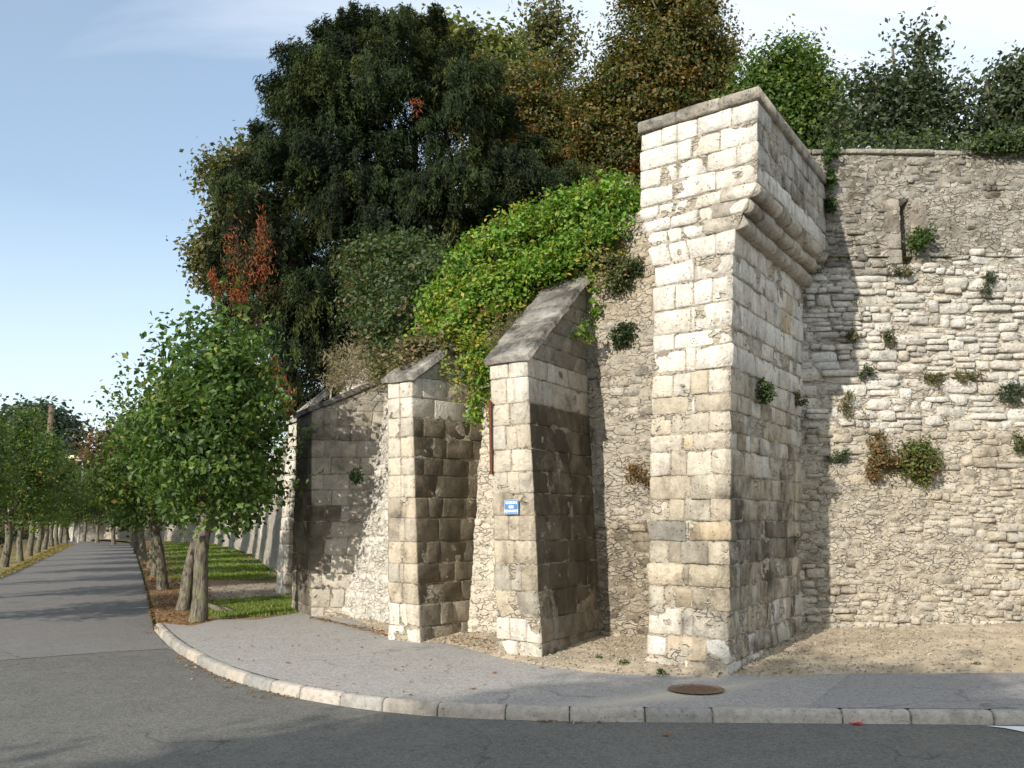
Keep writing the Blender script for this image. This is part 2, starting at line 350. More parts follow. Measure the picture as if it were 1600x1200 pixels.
def ubreaks_for(S, res, vmid):
    out = []
    for i in range(S.m - 1):
        n = max(2, int(S.seglen(i, vmid) / res)); out += list(np.linspace(i, i + 1, n + 1)[:-1])
    return out + [S.m - 1.0]
def widths(rng, L, lo, hi):
    if L < lo * 0.6: return [L] if L > 0.03 else []
    out = []; left = L
    while left > 0:
        w = rng.uniform(lo, hi)
        if left - w < lo * 0.7: w = left
        out.append(w); left -= w
    if len(out) > 1 and out[-1] > hi * 1.4: h = out.pop(); out += [h * 0.5, h * 0.5]
    return out
def ashlar(name, S, courses, colfun, parent, mat, seed, lo=0.28, hi=0.55, joint=0.008, quoin=(0.42, 0.24), segs=None, dvar=0.01, rough=0.006, bev=0.014, back=0.06, base_d=0.012, wig=0.004, skip=None):
    rng = random.Random(seed); n = 0; segs = segs or range(S.m - 1)
    for ci in range(len(courses) - 1):
        v0, v1 = courses[ci], courses[ci + 1]; vm = (v0 + v1) / 2
        runs = []                              # list of (u0,u1) blocks
        carry = {}
        for i in segs:
            L = S.seglen(i, vm); a = 0.0; b = L
            q0 = quoin[(ci + i) % 2] * rng.uniform(0.85, 1.15); q1 = quoin[(ci + i + 1) % 2] * rng.uniform(0.85, 1.15)
            if i > 0 and (i - 1) in segs: a = min(carry.get('o', 0.0), L * 0.48)
            if i < S.m - 2 and (i + 1) in segs:
                qa = min(q1, L * 0.48); b = L - qa
                Ln = S.seglen(i + 1, vm); qb = min(quoin[(ci + i) % 2] * rng.uniform(0.85, 1.15), Ln * 0.48)
                corner = (i + 1 - qa / L, i + 1 + qb / Ln, i + 1); carry['o'] = qb
            else: corner = None
            x = a
            for w in widths(rng, b - a, lo, hi):
                runs.append((i + x / L, i + (x + w) / L, None, L)); x += w
            if corner: runs.append((corner[0], corner[1], corner[2], L))
        for (ua, ub, cu, L) in runs:
            if skip and skip((ua + ub) / 2, vm): continue
            g = joint * 0.5 / L; e = min(0.018 / L, (ub - ua) * 0.2); ua += g; ub -= g
            if ub - ua <= 0.004: continue
            ev = min(0.018, (v1 - v0) * 0.25)
            us = [ua, ua + e, (ua + ub) / 2, ub - e, ub] if cu is None else [ua, ua + e, cu - .018 / L, cu, ub - e, ub]
            dz0 = rng.uniform(-.3, .3) * joint; dz1 = rng.uniform(-.3, .3) * joint
            vs = [v0 + joint / 2 + dz0, v0 + joint / 2 + ev, v1 - joint / 2 - ev, v1 - joint / 2 + dz1]
            d = base_d + rng.uniform(-dvar, dvar) * (1.0 if cu is None else 0.5)
            uc = (ua + ub) / 2
            c = colfun(uc, vm, rng)
            if cu is not None:
                cR = np.asarray(colfun(cu - .3, vm, rng)); cF = np.asarray(colfun(cu + .3, vm, rng))
            V, F, C = block(S, us, vs, d, back, c, rough(vm) if callable(rough) else rough, bev * rng.uniform(.6, 1.3), rng.randrange(9999), wig)
            if cu is not None:
                nu_ = len(us); ii = np.concatenate([np.tile(np.arange(nu_), len(vs)), [0] * (len(V) - nu_ * len(vs))]); C = np.where((ii < 3)[:, None], cR[None], cF[None])
            mesh_np(name, V, F, mat, parent, np.asarray(C)); n += 1
    return n
def rubble(S, u0, u1, v0, vtop, colfun, parent, seed, hs=(0.07, 0.15), asp=(1.2, 3.2), skipf=None, proud=(0.0, 0.03), mat=None, limit=300, name='stone', drop=0.1, wav=0.03, sizefun=None, camp=(0, 0, EYE)):
    """irregular coursed rubble: polygonal stones in wavy rows"""
    rng = random.Random(seed); L = sum(S.seglen(i, 1.0) for i in range(S.m - 1)) * 1.0; stones = []
    v = v0; row = 0
    while v < 8:
        h = rng.uniform(*hs) * (sizefun(v) if sizefun else 1.0); 
        if v > max(vtop(u0 + (u1 - u0) * k / 8) for k in range(9)): break
        u = u0 - rng.uniform(0, 0.1)
        ph = rng.uniform(0, 6)
        while u < u1:
            i = int(min(max(u, 0), S.m - 1.001)); sl = S.seglen(i, v); w = h * rng.uniform(*asp); w = min(w, 0.55)
            uc = u + w / 2 / sl; vc = v + h / 2 + wav * math.sin(uc * sl * 1.7 + ph * 0.2) + wav * 0.8 * math.sin(uc * sl * 0.6 + 1.3) + rng.uniform(-.018, .018)
            split = h > hs[0] * 1.6 and rng.random() < 0.4
            for (cc, hh) in ([(vc, h)] if not split else [(vc - h * 0.25, h * 0.5), (vc + h * 0.25, h * 0.5)]):
                if uc < u1 and cc < vtop(uc) - 0.03 and rng.random() > drop and not (skipf and skipf(uc, cc)):
                    stones.append((uc, cc, w * 0.5 / sl * rng.uniform(.92, 1.02), hh * 0.5 * rng.uniform(.84, 1.02), sl))
            u += w / sl
        v += h; row += 1
    out = []
    for (uc, vc, hw, hh, sl) in stones:
        n = 9; a0 = rng.uniform(0, 6.28); ang = np.array([a0 + 6.283 * (k + rng.uniform(-.25, .25)) / n for k in range(n)])
        ex = rng.uniform(0.22, 0.5); ca = np.sign(np.cos(ang)) * np.abs(np.cos(ang)) ** ex; sa = np.sign(np.sin(ang)) * np.abs(np.sin(ang)) ** ex
        rr = np.array([rng.uniform(.84, 1.08) for _ in range(n)]); d = rng.uniform(*proud); tilt = rng.uniform(-.16, .16); tv = rng.uniform(-.1, .3)
        u = uc + ca * hw * rr; vv = vc + sa * hh * rr
        sc = rng.uniform(.82, .93)
        uf = uc + (u - uc) * sc; vf = vc + (vv - vc) * sc
        df = d + tilt * (uf - uc) * sl + tv * (vf - vc) + np.array([rng.uniform(-.009, .009) for _ in range(n)])
        back = S(u, vv, -0.05); mid = S(u, vv, df - rng.uniform(.012, .026)); fr = S(uf, vf, df); ce = S([uc + rng.uniform(-.3, .3) * hw], [vc], d + rng.uniform(0, .012))
        V = np.vstack([back, mid, fr, ce]); F = []
        for k in range(n):
            k2 = (k + 1) % n
            F += [(k, n + k, n + k2, k2), (n + k, 2 * n + k, 2 * n + k2, n + k2), (2 * n + k, 3 * n, 2 * n + k2)]
        F = [tuple(reversed(f)) for f in F] if False else F
        p = V[-1]; r = p - np.array(camp); px = 800 + FPX * r[0] / max(r[1], .1)
        score = hw * sl * hh / (r @ r) * (1 if -20 < px < 1620 else 0.001)
        c = colfun(uc, vc, rng); out.append((score, V, F, np.asarray(c)))
    out.sort(key=lambda t: -t[0])
    for (s, V, F, C) in out[:limit]: mesh_np(name, V, F, mat, parent, C)
    A = Acc()
    for (s, V, F, C) in out[limit:]: A.add(V, F, C)
    if A.n: tag(A.build('small_stones', mat, parent), kind='stuff')
    return len(out)

def lerp(a, b, t): return np.asarray(a) * (1 - t) + np.asarray(b) * t
WHITE = np.array([.62, .59, .53]); CREAM = np.array([.52, .475, .395]); TAN = np.array([.40, .335, .235]); OCHRE = np.array([.47, .36, .21])
GREY = np.array([.29, .27, .235]); DARK = np.array([.125, .108, .078]); PLASTER = np.array([.66, .60, .50])
def vary(c, rng, a=0.08): k = 1 + rng.uniform(-a, a); w = rng.uniform(-.03, .03); return np.array([c[0] * k * (1 + w), c[1] * k, c[2] * k * (1 - w)])

# ------------------------------------------------------------------ ground
def sheet(name, poly, z, mat, kind='structure', label=None, parent=None):
    pts = [Vector((p[0], p[1], 0)) for p in poly]; tri = geometry.tessellate_polygon([pts])
    V = [(p[0], p[1], z) for p in poly]; nn = []
    for t in tri:
        a, b, c = (np.array(V[i]) for i in t); nn.append(t if np.cross(b - a, c - a)[2] > 0 else (t[0], t[2], t[1]))
    o = mesh_np(name, V, [tuple(t) for t in nn], mat, parent, smooth=False); o['kind'] = kind; return o
sheet('ground', [(-1500, -200), (1500, -200), (1500, 2000), (-1500, 2000)], -0.03, M_far)
def smooth_line(pts, n=8):                     # Catmull-Rom
    pts = [np.array(p[:2], float) for p in pts]; q = [2 * pts[0] - pts[1]] + pts + [2 * pts[-1] - pts[-2]]; out = []
    for i in range(1, len(q) - 2):
        for k in range(n):
            t = k / n; a, b, c, d = q[i - 1], q[i], q[i + 1], q[i + 2]
            out.append(0.5 * ((2 * b) + (c - a) * t + (2 * a - 5 * b + 4 * c - d) * t * t + (3 * b - 3 * c + d - a) * t ** 3))
    return out + [pts[-1]]
kerb_px = [(241, 985), (258, 1004), (280, 1022), (306, 1038), (340, 1055), (385, 1071), (440, 1086), (520, 1101), (600, 1112), (700, 1121), (800, 1125), (920, 1128), (1060, 1129), (1200, 1130), (1340, 1131), (1480, 1132), (1600, 1133)]
kerb = smooth_line([G(*p) for p in kerb_px] + [(6.5, 8.0), (10, 7.9), (16, 7.7), (24, 7.4)], 6)
road_r = [G(236, 960)[:2], G(222, 900)[:2], G(211, 862)[:2], G(206, 850)[:2]]
cr = G(206, 850)[:2]; cl = G(100, 850)[:2]; rd = unit(cr - G(236, 960)[:2])
bend_r = smooth_line([cr, cr + rd * 8 + (-2, 0), cr + rd * 16 + (-8, -1), cr + rd * 22 + (-20, -4), cr + rd * 24 + (-45, -8)], 4)
bend_l = smooth_line([cl, cl + rd * 5 + (-3, 0), cl + rd * 9 + (-10, -3), cl + rd * 11 + (-36, -10)], 4)
ledge = [G(0, 900)[:2], G(-160, 980)[:2] + (-.0, 0)]
left_dir = unit(G(0, 900)[:2] - G(100, 850)[:2])
ledge_pts = [cl, cl - left_dir * -12, G(0, 900)[:2], G(0, 900)[:2] + left_dir * 14, G(0, 900)[:2] + left_dir * 24 + (-6, 0), (-24, -4), (-40, -8), (-40, -40), (40, -40), (40, 7.2), (24, 7.4)]
road_poly = list(reversed(kerb))[0:] + road_r + bend_r[1:] + list(reversed(bend_l)) + ledge_pts[1:-1]
sheet('road', road_poly, 0.0, M_road)
# older, paler surface beyond the tar seam
seam = [G(x, y)[:2] for x, y in [(-60, 1035), (0, 1032), (80, 1026), (170, 1019), (262, 1014), (275, 1018)]]
old = [seam[0] + (-4, 0)] + seam + [G(*p)[:2] for p in [(262, 1009), (242, 988)]] + road_r + bend_r[1:] + list(reversed(bend_l)) + [cl, G(0, 900)[:2] * 1.0]
old = [seam[0]] + seam[1:] + [np.array(p) for p in [G(256, 1006)[:2], G(240, 986)[:2]]] + road_r + bend_r[1:] + list(reversed(bend_l)) + [G(0, 900)[:2], G(0, 900)[:2] + left_dir * 12]
sheet('old_road_surface', old, 0.004, M_road2)
# pavement behind the kerb
def offset_line(line, d):
    out = []
    for i, p in enumerate(line):
        t = unit(line[min(i + 1, len(line) - 1)] - line[max(i - 1, 0)]); out.append(p + np.array([-t[1], t[0]]) * d)
    return out
kin = offset_line(kerb, 0.115)
pav_back = [G(340, 968, .1)[:2], G(300, 978, .1)[:2]]
pave_poly = kin + [(24, 16), (4, 16), (-3.2, 19)] + [G(462, 958, .1)[:2], G(400, 968, .1)[:2]] + pav_back
sheet('pavement', pave_poly, 0.100, M_pave)
nb = [G(x, y, .1)[:2] for x, y in [(1255, 1112), (1290, 1082), (1330, 1052)]]
kr = [p for p in kin if p[0] > nb[0][0]]
sheet('newer_pavement_patch', [nb[0]] + kr[:-4] + [(16, 9.5), (16, 10.4)] + [nb[2] + (0.4, .2), nb[2], nb[1]], 0.104, M_pave2)
# kerb stones
ke = tag(empty('kerb', (*kerb[0], 0)), kind='structure')
rng = random.Random(4); s_acc = [0]
for i in range(1, len(kerb)): s_acc.append(s_acc[-1] + float(np.linalg.norm(kerb[i] - kerb[i - 1])))
def kpt(s, off):
    s = min(max(s, 0), s_acc[-1] - 1e-3); i = int(np.searchsorted(s_acc, s, side='right')) - 1; t = (s - s_acc[i]) / (s_acc[i + 1] - s_acc[i])
    p = kerb[i] * (1 - t) + kerb[i + 1] * t; d = unit(kerb[i + 1] - kerb[i]); return p + np.array([-d[1], d[0]]) * off
s = 0.0; kcols = []
while s < s_acc[-1] - 0.4:
    w = rng.uniform(.42, .62) if s < 9 else rng.choice([.55, .6, .62, .66, .95, 1.05])
    e = min(0.02, w * .1); prof = [(0.0, -0.06), (0.006, 0.06), (0.020, 0.092), (0.038, 0.104), (0.09, 0.107), (0.106, 0.102), (0.11, 0.0)]
    V = []; ts = [s + .006, s + .03, s + w * .5, s + w - .03, s + w - .006]; jo = rng.uniform(-.006, .006); jz = rng.uniform(-.004, .004)
    for k, t in enumerate(ts):
        en = 0.007 if k in (0, 4) else 0
        for (o_, z_) in prof:
            q = kpt(t, o_ + jo + (en if o_ < .05 else -en * .5) + rng.uniform(-.004, .004)); V.append((q[0], q[1], z_ + jz - (en if z_ > 0.05 else 0) + rng.uniform(-.002, .002)))
    m = len(prof); F = [(k * m + j, (k + 1) * m + j, (k + 1) * m + j + 1, k * m + j + 1) for k in range(4) for j in range(m - 1)]
    F += [tuple(range(m)), tuple(reversed(range(4 * m, 5 * m)))]
    c = vary(rng.choice([np.array([.32, .30, .265]), np.array([.37, .335, .285]), np.array([.28, .265, .24]), np.array([.39, .35, .30])]), rng)
    mesh_np('kerb_stone', V, F, M_kerb, ke, np.append(c, rng.uniform(0.1, .35))); s += w
# dark joint bed behind the kerb stones
V = []; F = []
for i, p in enumerate(kerb):
    a = kpt(s_acc[i], 0.02); b = kpt(s_acc[i], 0.12); V += [(*a, 0.0), (*a, 0.075), (*b, 0.085)]
    if i: k = 3 * i; F += [(k - 3, k, k + 1, k - 2), (k - 2, k + 1, k + 2, k - 1)]
mesh_np('kerb_bed', V, F, M_mortar, ke, np.array([.20, .17, .13, .3]))
# white line starting at the right edge
wl = [G(x, y)[:2] for x, y in [(1548, 1134), (1562, 1140), (1600, 1151), (1660, 1168)]]; wr = [G(x, y)[:2] for x, y in [(1660, 1188), (1600, 1160), (1575, 1146), (1552, 1139)]]
sheet('road_marking', [G(1540, 1135.5)[:2], G(1700, 1138.5)[:2], G(1700, 1146)[:2], G(1600, 1145)[:2], G(1570, 1139)[:2]], 0.008, M_paint)

# verge: grass and earth between the road and the wall, beyond the pavement
vg = [G(245, 978, .08)[:2], G(300, 978, .08)[:2], G(340, 968, .08)[:2], G(400, 967, .08)[:2], G(462, 957, .08)[:2], (-3.0, 18.0), (-2, 30), (-12, 110), (-60, 140), (-90, 90)]
inner = [p + np.array([0.05, 0]) for p in road_r] + [p + np.array([0.3, 0.3]) for p in bend_r[1:]]
verge = [G(246, 980, .08)[:2]] + vg[1:9] + list(reversed(inner))
sheet('verge', verge, 0.075, M_earth)
# the lit grass strips, path slabs
sheet('grass_strip', [G(x, y, .08)[:2] for x, y in [(346, 965), (352, 940), (452, 934), (458, 955)]], 0.079, M_turf)
sheet('lawn', [G(x, y, .08)[:2] for x, y in [(262, 905), (330, 905), (428, 908), (415, 880), (380, 852), (330, 846), (240, 846), (232, 870)]], 0.079, M_turf)
sheet('gravel_path', [G(x, y, .08)[:2] for x, y in [(318, 938), (326, 914), (432, 910), (446, 930)]], 0.079, M_path)
# strip left of the road
sheet('left_verge', [cl, G(0, 900)[:2], G(0, 900)[:2] + left_dir * 14, G(0, 900)[:2] + left_dir * 24 + (-6, 0), (-24, -4), (-60, -4), (-90, 80)] + bend_l[::-1][:-1], 0.03, simple_noise_mat('dry_leafy_grass', (0.17, 0.13, 0.05), (0.36, 0.27, 0.11), 1.6, 0.02, fine=25, c2=(0.10, 0.11, 0.03)))

# ------------------------------------------------------------------ plan of the masonry
YW = 12.4                                      # plane of the right-hand wall
A0 = G(1140, 1055, .1)[:2]
dirL = unit((-math.sin(math.radians(50)), math.cos(math.radians(50))))
dirR = unit((math.sin(math.radians(30.5)), math.cos(math.radians(30.5))))
W = [np.array([3.5, 10.75]), np.array([1.75, 12.05]), np.array([-.95, 13.3]), np.array([-2.7, 15.6]), np.array([-3.9, 17.3])]
# soil bank between pavement and walls
def soil_strip(name, front, backl, zf, zb, mat, n=14, seed=0):
    fr = smooth_line(front, 8); bk = smooth_line(backl, 8); m = len(fr); bk = [bk[int(round(i * (len(bk) - 1) / (m - 1)))] for i in range(m)]
    zb_ = zb if callable(zb) else (lambda t: zb)
    V = []
    for j in range(n):
        t = j / (n - 1)
        for i in range(m):
            q = fr[i] * (1 - t) + bk[i] * t; V.append((q[0], q[1], zf + (zb_(i / (m - 1)) - zf) * (t ** 0.8)))
    V = np.array(V); am = np.repeat(np.clip(np.arange(n) / 3, 0, 1), m)
    V[:, 2] += 0.02 * fbm(V, 3.0, 4, seed) * am + 0.005 * am
    V[:m, 2] = zf - 0.01
    ed = fbm(V[:m], 2.2, 3, seed + 3) * 0.06; V[:m, 1] -= ed; V[:m, 0] -= ed * .3
    F = [(j * m + i, j * m + i + 1, (j + 1) * m + i + 1, (j + 1) * m + i) for j in range(n - 1) for i in range(m - 1)]
    o = mesh_np(name, V, F, mat); o['kind'] = 'structure'; return V
sv1 = soil_strip('soil_bank', [G(x, y, .1)[:2] for x, y in [(1120, 1052), (1200, 1056), (1330, 1054), (1460, 1054), (1600, 1053)]] + [(9, 10.1), (16, 10.2)],
    [(2.9, 11.6), (3.4, 12.4), (4.2, 12.7), (5.4, 12.7), (7, 12.7), (9, 12.7), (16, 12.7)], .1, lambda t: .20 + .16 * min(1, t * 1.8), M_soil, 26, 3)
sv2 = soil_strip('soil_bank', [G(x, y, .1)[:2] for x, y in [(500, 962), (560, 970), (612, 1000), (700, 1006), (780, 1028), (850, 1042), (930, 1052), (1020, 1056), (1120, 1060)]],
    [np.array([-3.1, 16.2]), np.array([-2.4, 15.5]), np.array([-1.4, 14.6]), np.array([-.6, 13.7]), np.array([.2, 13.2]), np.array([1.0, 12.7]), np.array([1.6, 12.4]), np.array([2.1, 12.0]), np.array([2.6, 11.5])], .1, lambda t: .13 + .1 * t, M_soil, 26, 9)

# ------------------------------------------------------------------ corner tower
hT = zat(372, 10.2); hC = zat(302, 10.1); hTop = zat(168, 9.9); oh = 0.27
LT = 0.93
def tower_pts(z):
    lean = -0.03 * (1 - min(z, 3.5) / 3.5)
    py = np.interp(z, [.1, 1.7, 3.6, 4.7, 6.5], [1055, 810, 540, 375, 150]); cpx = float(np.interp(z, [.1, 1.7, 3.6, 4.7, 6.5], [1137, 1139, 1142, 1146, 1146]))
    A = np.array([P(cpx, float(1055), A0[1])[0], A0[1]]); kk = (cpx - 800) / FPX * (math.cos(PITCH) + (z - EYE) / A0[1] * math.sin(PITCH)); A = np.array([kk * A0[1], A0[1]])
    nL = np.array([-dirL[1], dirL[0]])        # outward of the front-left face
    if z < .5: A = A + np.array([0, -0.0])
    bt = 0.05 * max(0, 1 - z / 1.3)
    k = 0.0
    if z > hT:
        t = min(1, (z - hT) / (hC - hT)); st = t * 3; i = min(int(st), 2); f = st - i
        k = oh * ((i + min(1, math.sqrt(max(0, 1 - (1 - f) ** 2)) * 1.0)) / 3) if t < 1 else oh
    kl = 0.0
    z0 = zat(450, 10.8); z1 = zat(345, 10.8)
    if z > z0: t = min(1, (z - z0) / (z1 - z0)); kl = 0.22 * t * t * (3 - 2 * t)
    a = A - dirL * k; L = A + dirL * (LT + kl)
    tR = (YW + .02 - a[1]) / dirR[1]; R = a + dirR * tR
    Lb = L + dirR * 2.6
    return [R, a, L, Lb]
zk = sorted(set([-.1, .0, .4, .9, 1.3, 3.0] + list(np.linspace(hT, hC, 13)) + list(np.linspace(zat(450, 10.8), zat(345, 10.8), 7)) + [hTop + .3]))
TS = Surf([(z, tower_pts(z)) for z in zk])
def tower_col(u, v, rng):
    face_r = u < 1
    st = rng.uniform(.15, .38)
    if v > 3.2: c = lerp(WHITE, CREAM, rng.uniform(0, .4)); st = rng.uniform(.12, .3)
    elif v > 2.0: c = lerp(WHITE, TAN, rng.uniform(.1, .9)); st = rng.uniform(.1, .45)
    else:
        c = lerp(CREAM, TAN, rng.uniform(.2, .9)); st = rng.uniform(.32, .46)
        if (1.26 < v < 1.62 and rng.random() < .75) or (.95 < v < 1.9 and rng.random() < .25): c = lerp(GREY, TAN, rng.uniform(.0, .5)) * .95; st = rng.uniform(.42, .50)
        if v < .7: c = lerp(WHITE, TAN, rng.random()); st = rng.uniform(.15, .55)
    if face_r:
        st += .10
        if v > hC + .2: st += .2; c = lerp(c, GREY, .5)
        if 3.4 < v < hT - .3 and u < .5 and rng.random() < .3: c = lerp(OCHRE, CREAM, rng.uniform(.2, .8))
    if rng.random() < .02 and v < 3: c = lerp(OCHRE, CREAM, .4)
    return np.append(vary(c, rng), st)
tw = tag(empty('corner_tower', (*A0, 0)), 'tall pale stone corner tower with an overhanging head and dark slab coping', 'tower')
def hs_list(rng, z0, z1, lo, hi):
    out = [z0]
    while out[-1] < z1: out.append(out[-1] + rng.uniform(lo, hi))
    k = (z1 - z0) / (out[-1] - z0); return [z0 + (z - z0) * k for z in out]
rg = random.Random(11)
c1 = hs_list(rg, -.02, hT, .19, .29)
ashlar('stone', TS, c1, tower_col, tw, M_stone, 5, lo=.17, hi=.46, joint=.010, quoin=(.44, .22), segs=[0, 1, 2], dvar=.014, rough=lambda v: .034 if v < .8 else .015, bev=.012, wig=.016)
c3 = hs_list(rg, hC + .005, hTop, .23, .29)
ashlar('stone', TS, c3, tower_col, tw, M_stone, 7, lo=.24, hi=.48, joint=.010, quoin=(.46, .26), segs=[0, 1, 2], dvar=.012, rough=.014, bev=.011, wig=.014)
# corbel zone: front face courses; right face carries three rolls
hz = (hC - hT) / 3
TF = Surf([(z, [p for p in tower_pts(z)][1:]) for z in zk])
c2 = [hT + .002, hT + hz, hT + 2 * hz, hC]
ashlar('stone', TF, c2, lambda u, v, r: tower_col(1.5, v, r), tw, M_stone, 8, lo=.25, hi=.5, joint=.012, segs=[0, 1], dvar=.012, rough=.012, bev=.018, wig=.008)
nR = np.array([dirR[1], -dirR[0]])
for k in range(3):
    zc = hT + hz * (k + .5); base = np.array(tower_pts(hT + hz * k + .001)[1]); rngk = random.Random(60 + k); t = -0.0
    Lr = (YW - base[1]) / dirR[1]
    base = base - nR * 0.0
    while t < Lr:
        w = rngk.uniform(.28, .5); w = min(w, Lr - t + .05)
        if k == 2 and t > Lr * .55 and rngk.random() < .6: t += w; continue
        rr = hz * .54 * rngk.uniform(.88, 1.06); na = 9; V = []; m = na + 2
        tt = [t + .006, t + .022, t + w * .5, t + w - .022, t + w - .006]
        for q, tv in enumerate(tt):
            s_ = .93 if q in (0, 4) else 1
            pr = [(-.35, hz * .47)] + [(max(0, math.cos(a)) * rr * 1.1 * s_ + .045, math.sin(a) * rr * s_) for a in np.linspace(math.pi / 2, -math.pi / 2, na)] + [(-.35, -hz * .47)]
            for (o_, z_) in pr:
                w_ = rngk.uniform(-.016, .012); pp = base + dirR * tv + nR * (o_ * .95 + w_ + .0); V.append((pp[0], pp[1], zc + z_ + rngk.uniform(-.008, .008)))
        F = [(a * m + b, a * m + b + 1, (a + 1) * m + b + 1, (a + 1) * m + b) for a in range(4) for b in range(m - 1)] + [tuple(reversed(range(m))), tuple(range(4 * m, 5 * m))]
        cc = lerp(GREY, CREAM, rngk.uniform(.45, 1.))
        mesh_np('corbel_stone', V, F, M_stone, tw, np.append(vary(cc, rngk), rngk.uniform(.3, .48))); t += w
def mort(c, st, amp=.0, sc=4.0):
    def f(X, U, V):
        n = fbm(X, 1.1, 4, 77)[:, None]; cc = np.tile(c, (len(X), 1)) * (1 + .18 * n); return np.column_stack([cc, np.full(len(X), st) + .12 * n[:, 0]])
    return f
grid_part('mortar_core', TS, 0, 3, -.05, hTop, 0, 220, lambda p: .0 + .013 * fbm(p, 7, 4, 5), M_mortar, tw, mort(lerp(CREAM, TAN, .35), .38), closed=False, ubreaks=ubreaks_for(TS, .03, 2))
# coping
cp = tower_pts(hTop + .2); CS = Surf([(hTop - .1, cp), (hTop + .6, cp)])
for (sg, seed) in ((0, 3), (1, 4)):
    pass
rgc = random.Random(9)
breaks = [(0.0, .33), (.33, .68), (.68, 1.3), (1.3, 1.68), (1.68, 2.12), (2.12, 3.0)]
for (a, b) in breaks:
    cs = [c for c in (1.0, 2.0) if a < c < b]
    us = [a + .003, a + .02] + (cs if cs else [(a + b) / 2]) + [b - .02, b - .003]
    V, F, C = block(CS, us, [hTop + .004, hTop + .025, hTop + .12, hTop + .145], .05 + rgc.uniform(-.008, .008), .45, 0, .012, .014, rgc.randrange(999), .006)
    mesh_np('coping_slab', V, F, M_slab, tw, np.append(vary(lerp(GREY, CREAM, .5), rgc), .46))
q = [*cp]; mesh_np('roof_slab', [(*(p), hTop + .135) for p in q], [(0, 1, 2, 3)], M_slab, tw, np.append(GREY, .5), smooth=False)

# ------------------------------------------------------------------ right-hand wall
XR0, XR1 = 3.0, 12.5
hW = zat(240, YW)
RS = Surf([(-.2, [(XR1, YW - .05), (XR0, YW - .05)]), (1.0, [(XR1, YW - .02), (XR0, YW - .02)]), (hW + .5, [(XR1, YW + .06), (XR0, YW + .06)])])
# u runs right to left: u = (XR1-x)/(XR1-XR0)
xu = lambda u: XR1 - u * (XR1 - XR0)
def wall_tone(x, v):
    p = np.array([[x, 3.3, v]]); n = fbm(p, .9, 3, 21)[0]; n2 = fbm(p, 2.2, 3, 27)[0]
    if v > 5.15 + .55 * n + (.35 if x < 5.0 else 0) * -1: c = lerp(np.array([.38, .355, .31]), np.array([.27, .25, .215]), .5 + .5 * n2); st = .44
    elif v > 2.9 + .5 * n: c = lerp(WHITE, CREAM, .25 + .5 * n2); st = .20 + .12 * n2
    elif v > 1.9 + .3 * n: c = lerp(CREAM, TAN, .45 + .4 * n2); st = .3
    else: c = lerp(TAN, CREAM, .62 + .4 * n2); st = .30 - .1 * n
    return c, st
def rw_col(u, v, rng):
    c, st = wall_tone(xu(u), v); return np.append(vary(lerp(c, WHITE, rng.uniform(0, .3) if v < 5.1 else rng.uniform(0, .15)), rng, .12), st + rng.uniform(-.1, .1))
rw = tag(empty('rubble_wall', (6, YW, 0)), 'long high rubble stone wall right of the tower, pierced by a narrow slit window', 'wall')
SLX0, SLX1 = P(1409, 360, YW)[0], P(1424, 360, YW)[0]; SLZ0, SLZ1 = zat(412, YW), zat(310, YW)
def rskip(u, v):
    x = xu(u); return SLX0 - .21 < x < SLX1 + .21 and SLZ0 - .03 < v < SLZ1 + .02
def rsize(v): return 1.2 if v > 5.2 else (1.12 if v > 2.9 else .95)
rubble(RS, 0.0, 1.0, .0, lambda u: hW, rw_col, rw, 21, hs=(.06, .17), asp=(.8, 3.0), skipf=rskip, proud=(-.018, .034), mat=M_rubble, drop=.06, wav=.06, sizefun=rsize)
# the mortar face is cut out at the slit
def rmd(p):
    d = -.016 + .024 * fbm(p, 7.0, 5, 3, .6) + .028 * fbm(p, .9, 3, 8)
    low = np.clip((3.2 - p[:, 2]) / 1.6, 0, 1); d += low * (.012 + .022 * fbm(p, 1.7, 3, 5))
    up = np.clip((p[:, 2] - 5.0) / .4, 0, 1); d += up * .026
    ins = (p[:, 0] > SLX0) & (p[:, 0] < SLX1) & (p[:, 2] > SLZ0) & (p[:, 2] < SLZ1); d[ins] = -.45; return d
def rmc(X, U, V):
    n = fbm(X * [1, 0, 1], .9, 3, 21); n2 = fbm(X * [1, 0, 1], 2.2, 3, 27); z = X[:, 2][:, None]; o = np.ones((len(X), 1))
    low = lerp(TAN, CREAM, .6) * o; mid = lerp(WHITE, TAN, .45) * o; up = np.array([.33, .305, .26]) * o
    t1 = np.clip((z - 2.4 - .3 * n[:, None]) / .8, 0, 1); t2 = np.clip((z - 5.0 - .5 * n[:, None]) / .35, 0, 1)
    c = low * (1 - t1) + mid * t1; c = c * (1 - t2) + up * t2; c = c * (1 + .15 * n2[:, None])
    return np.column_stack([c, .30 + .16 * t2[:, 0] + .05 * n])
ub = sorted(set(list(np.linspace(0, (XR1 - 6.6) / 9.5, 60)) + list(np.linspace((XR1 - 6.6) / 9.5, 1, 190)) + [(XR1 - SLX0) / 9.5 + e for e in (-.0004, .0004)] + [(XR1 - SLX1) / 9.5 + e for e in (-.0004, .0004)]))
grid_part('mortar_face', RS, 0, 1, -.1, hW, 0, 330, rmd, M_mortar, rw, rmc, back=.6, ubreaks=ub)
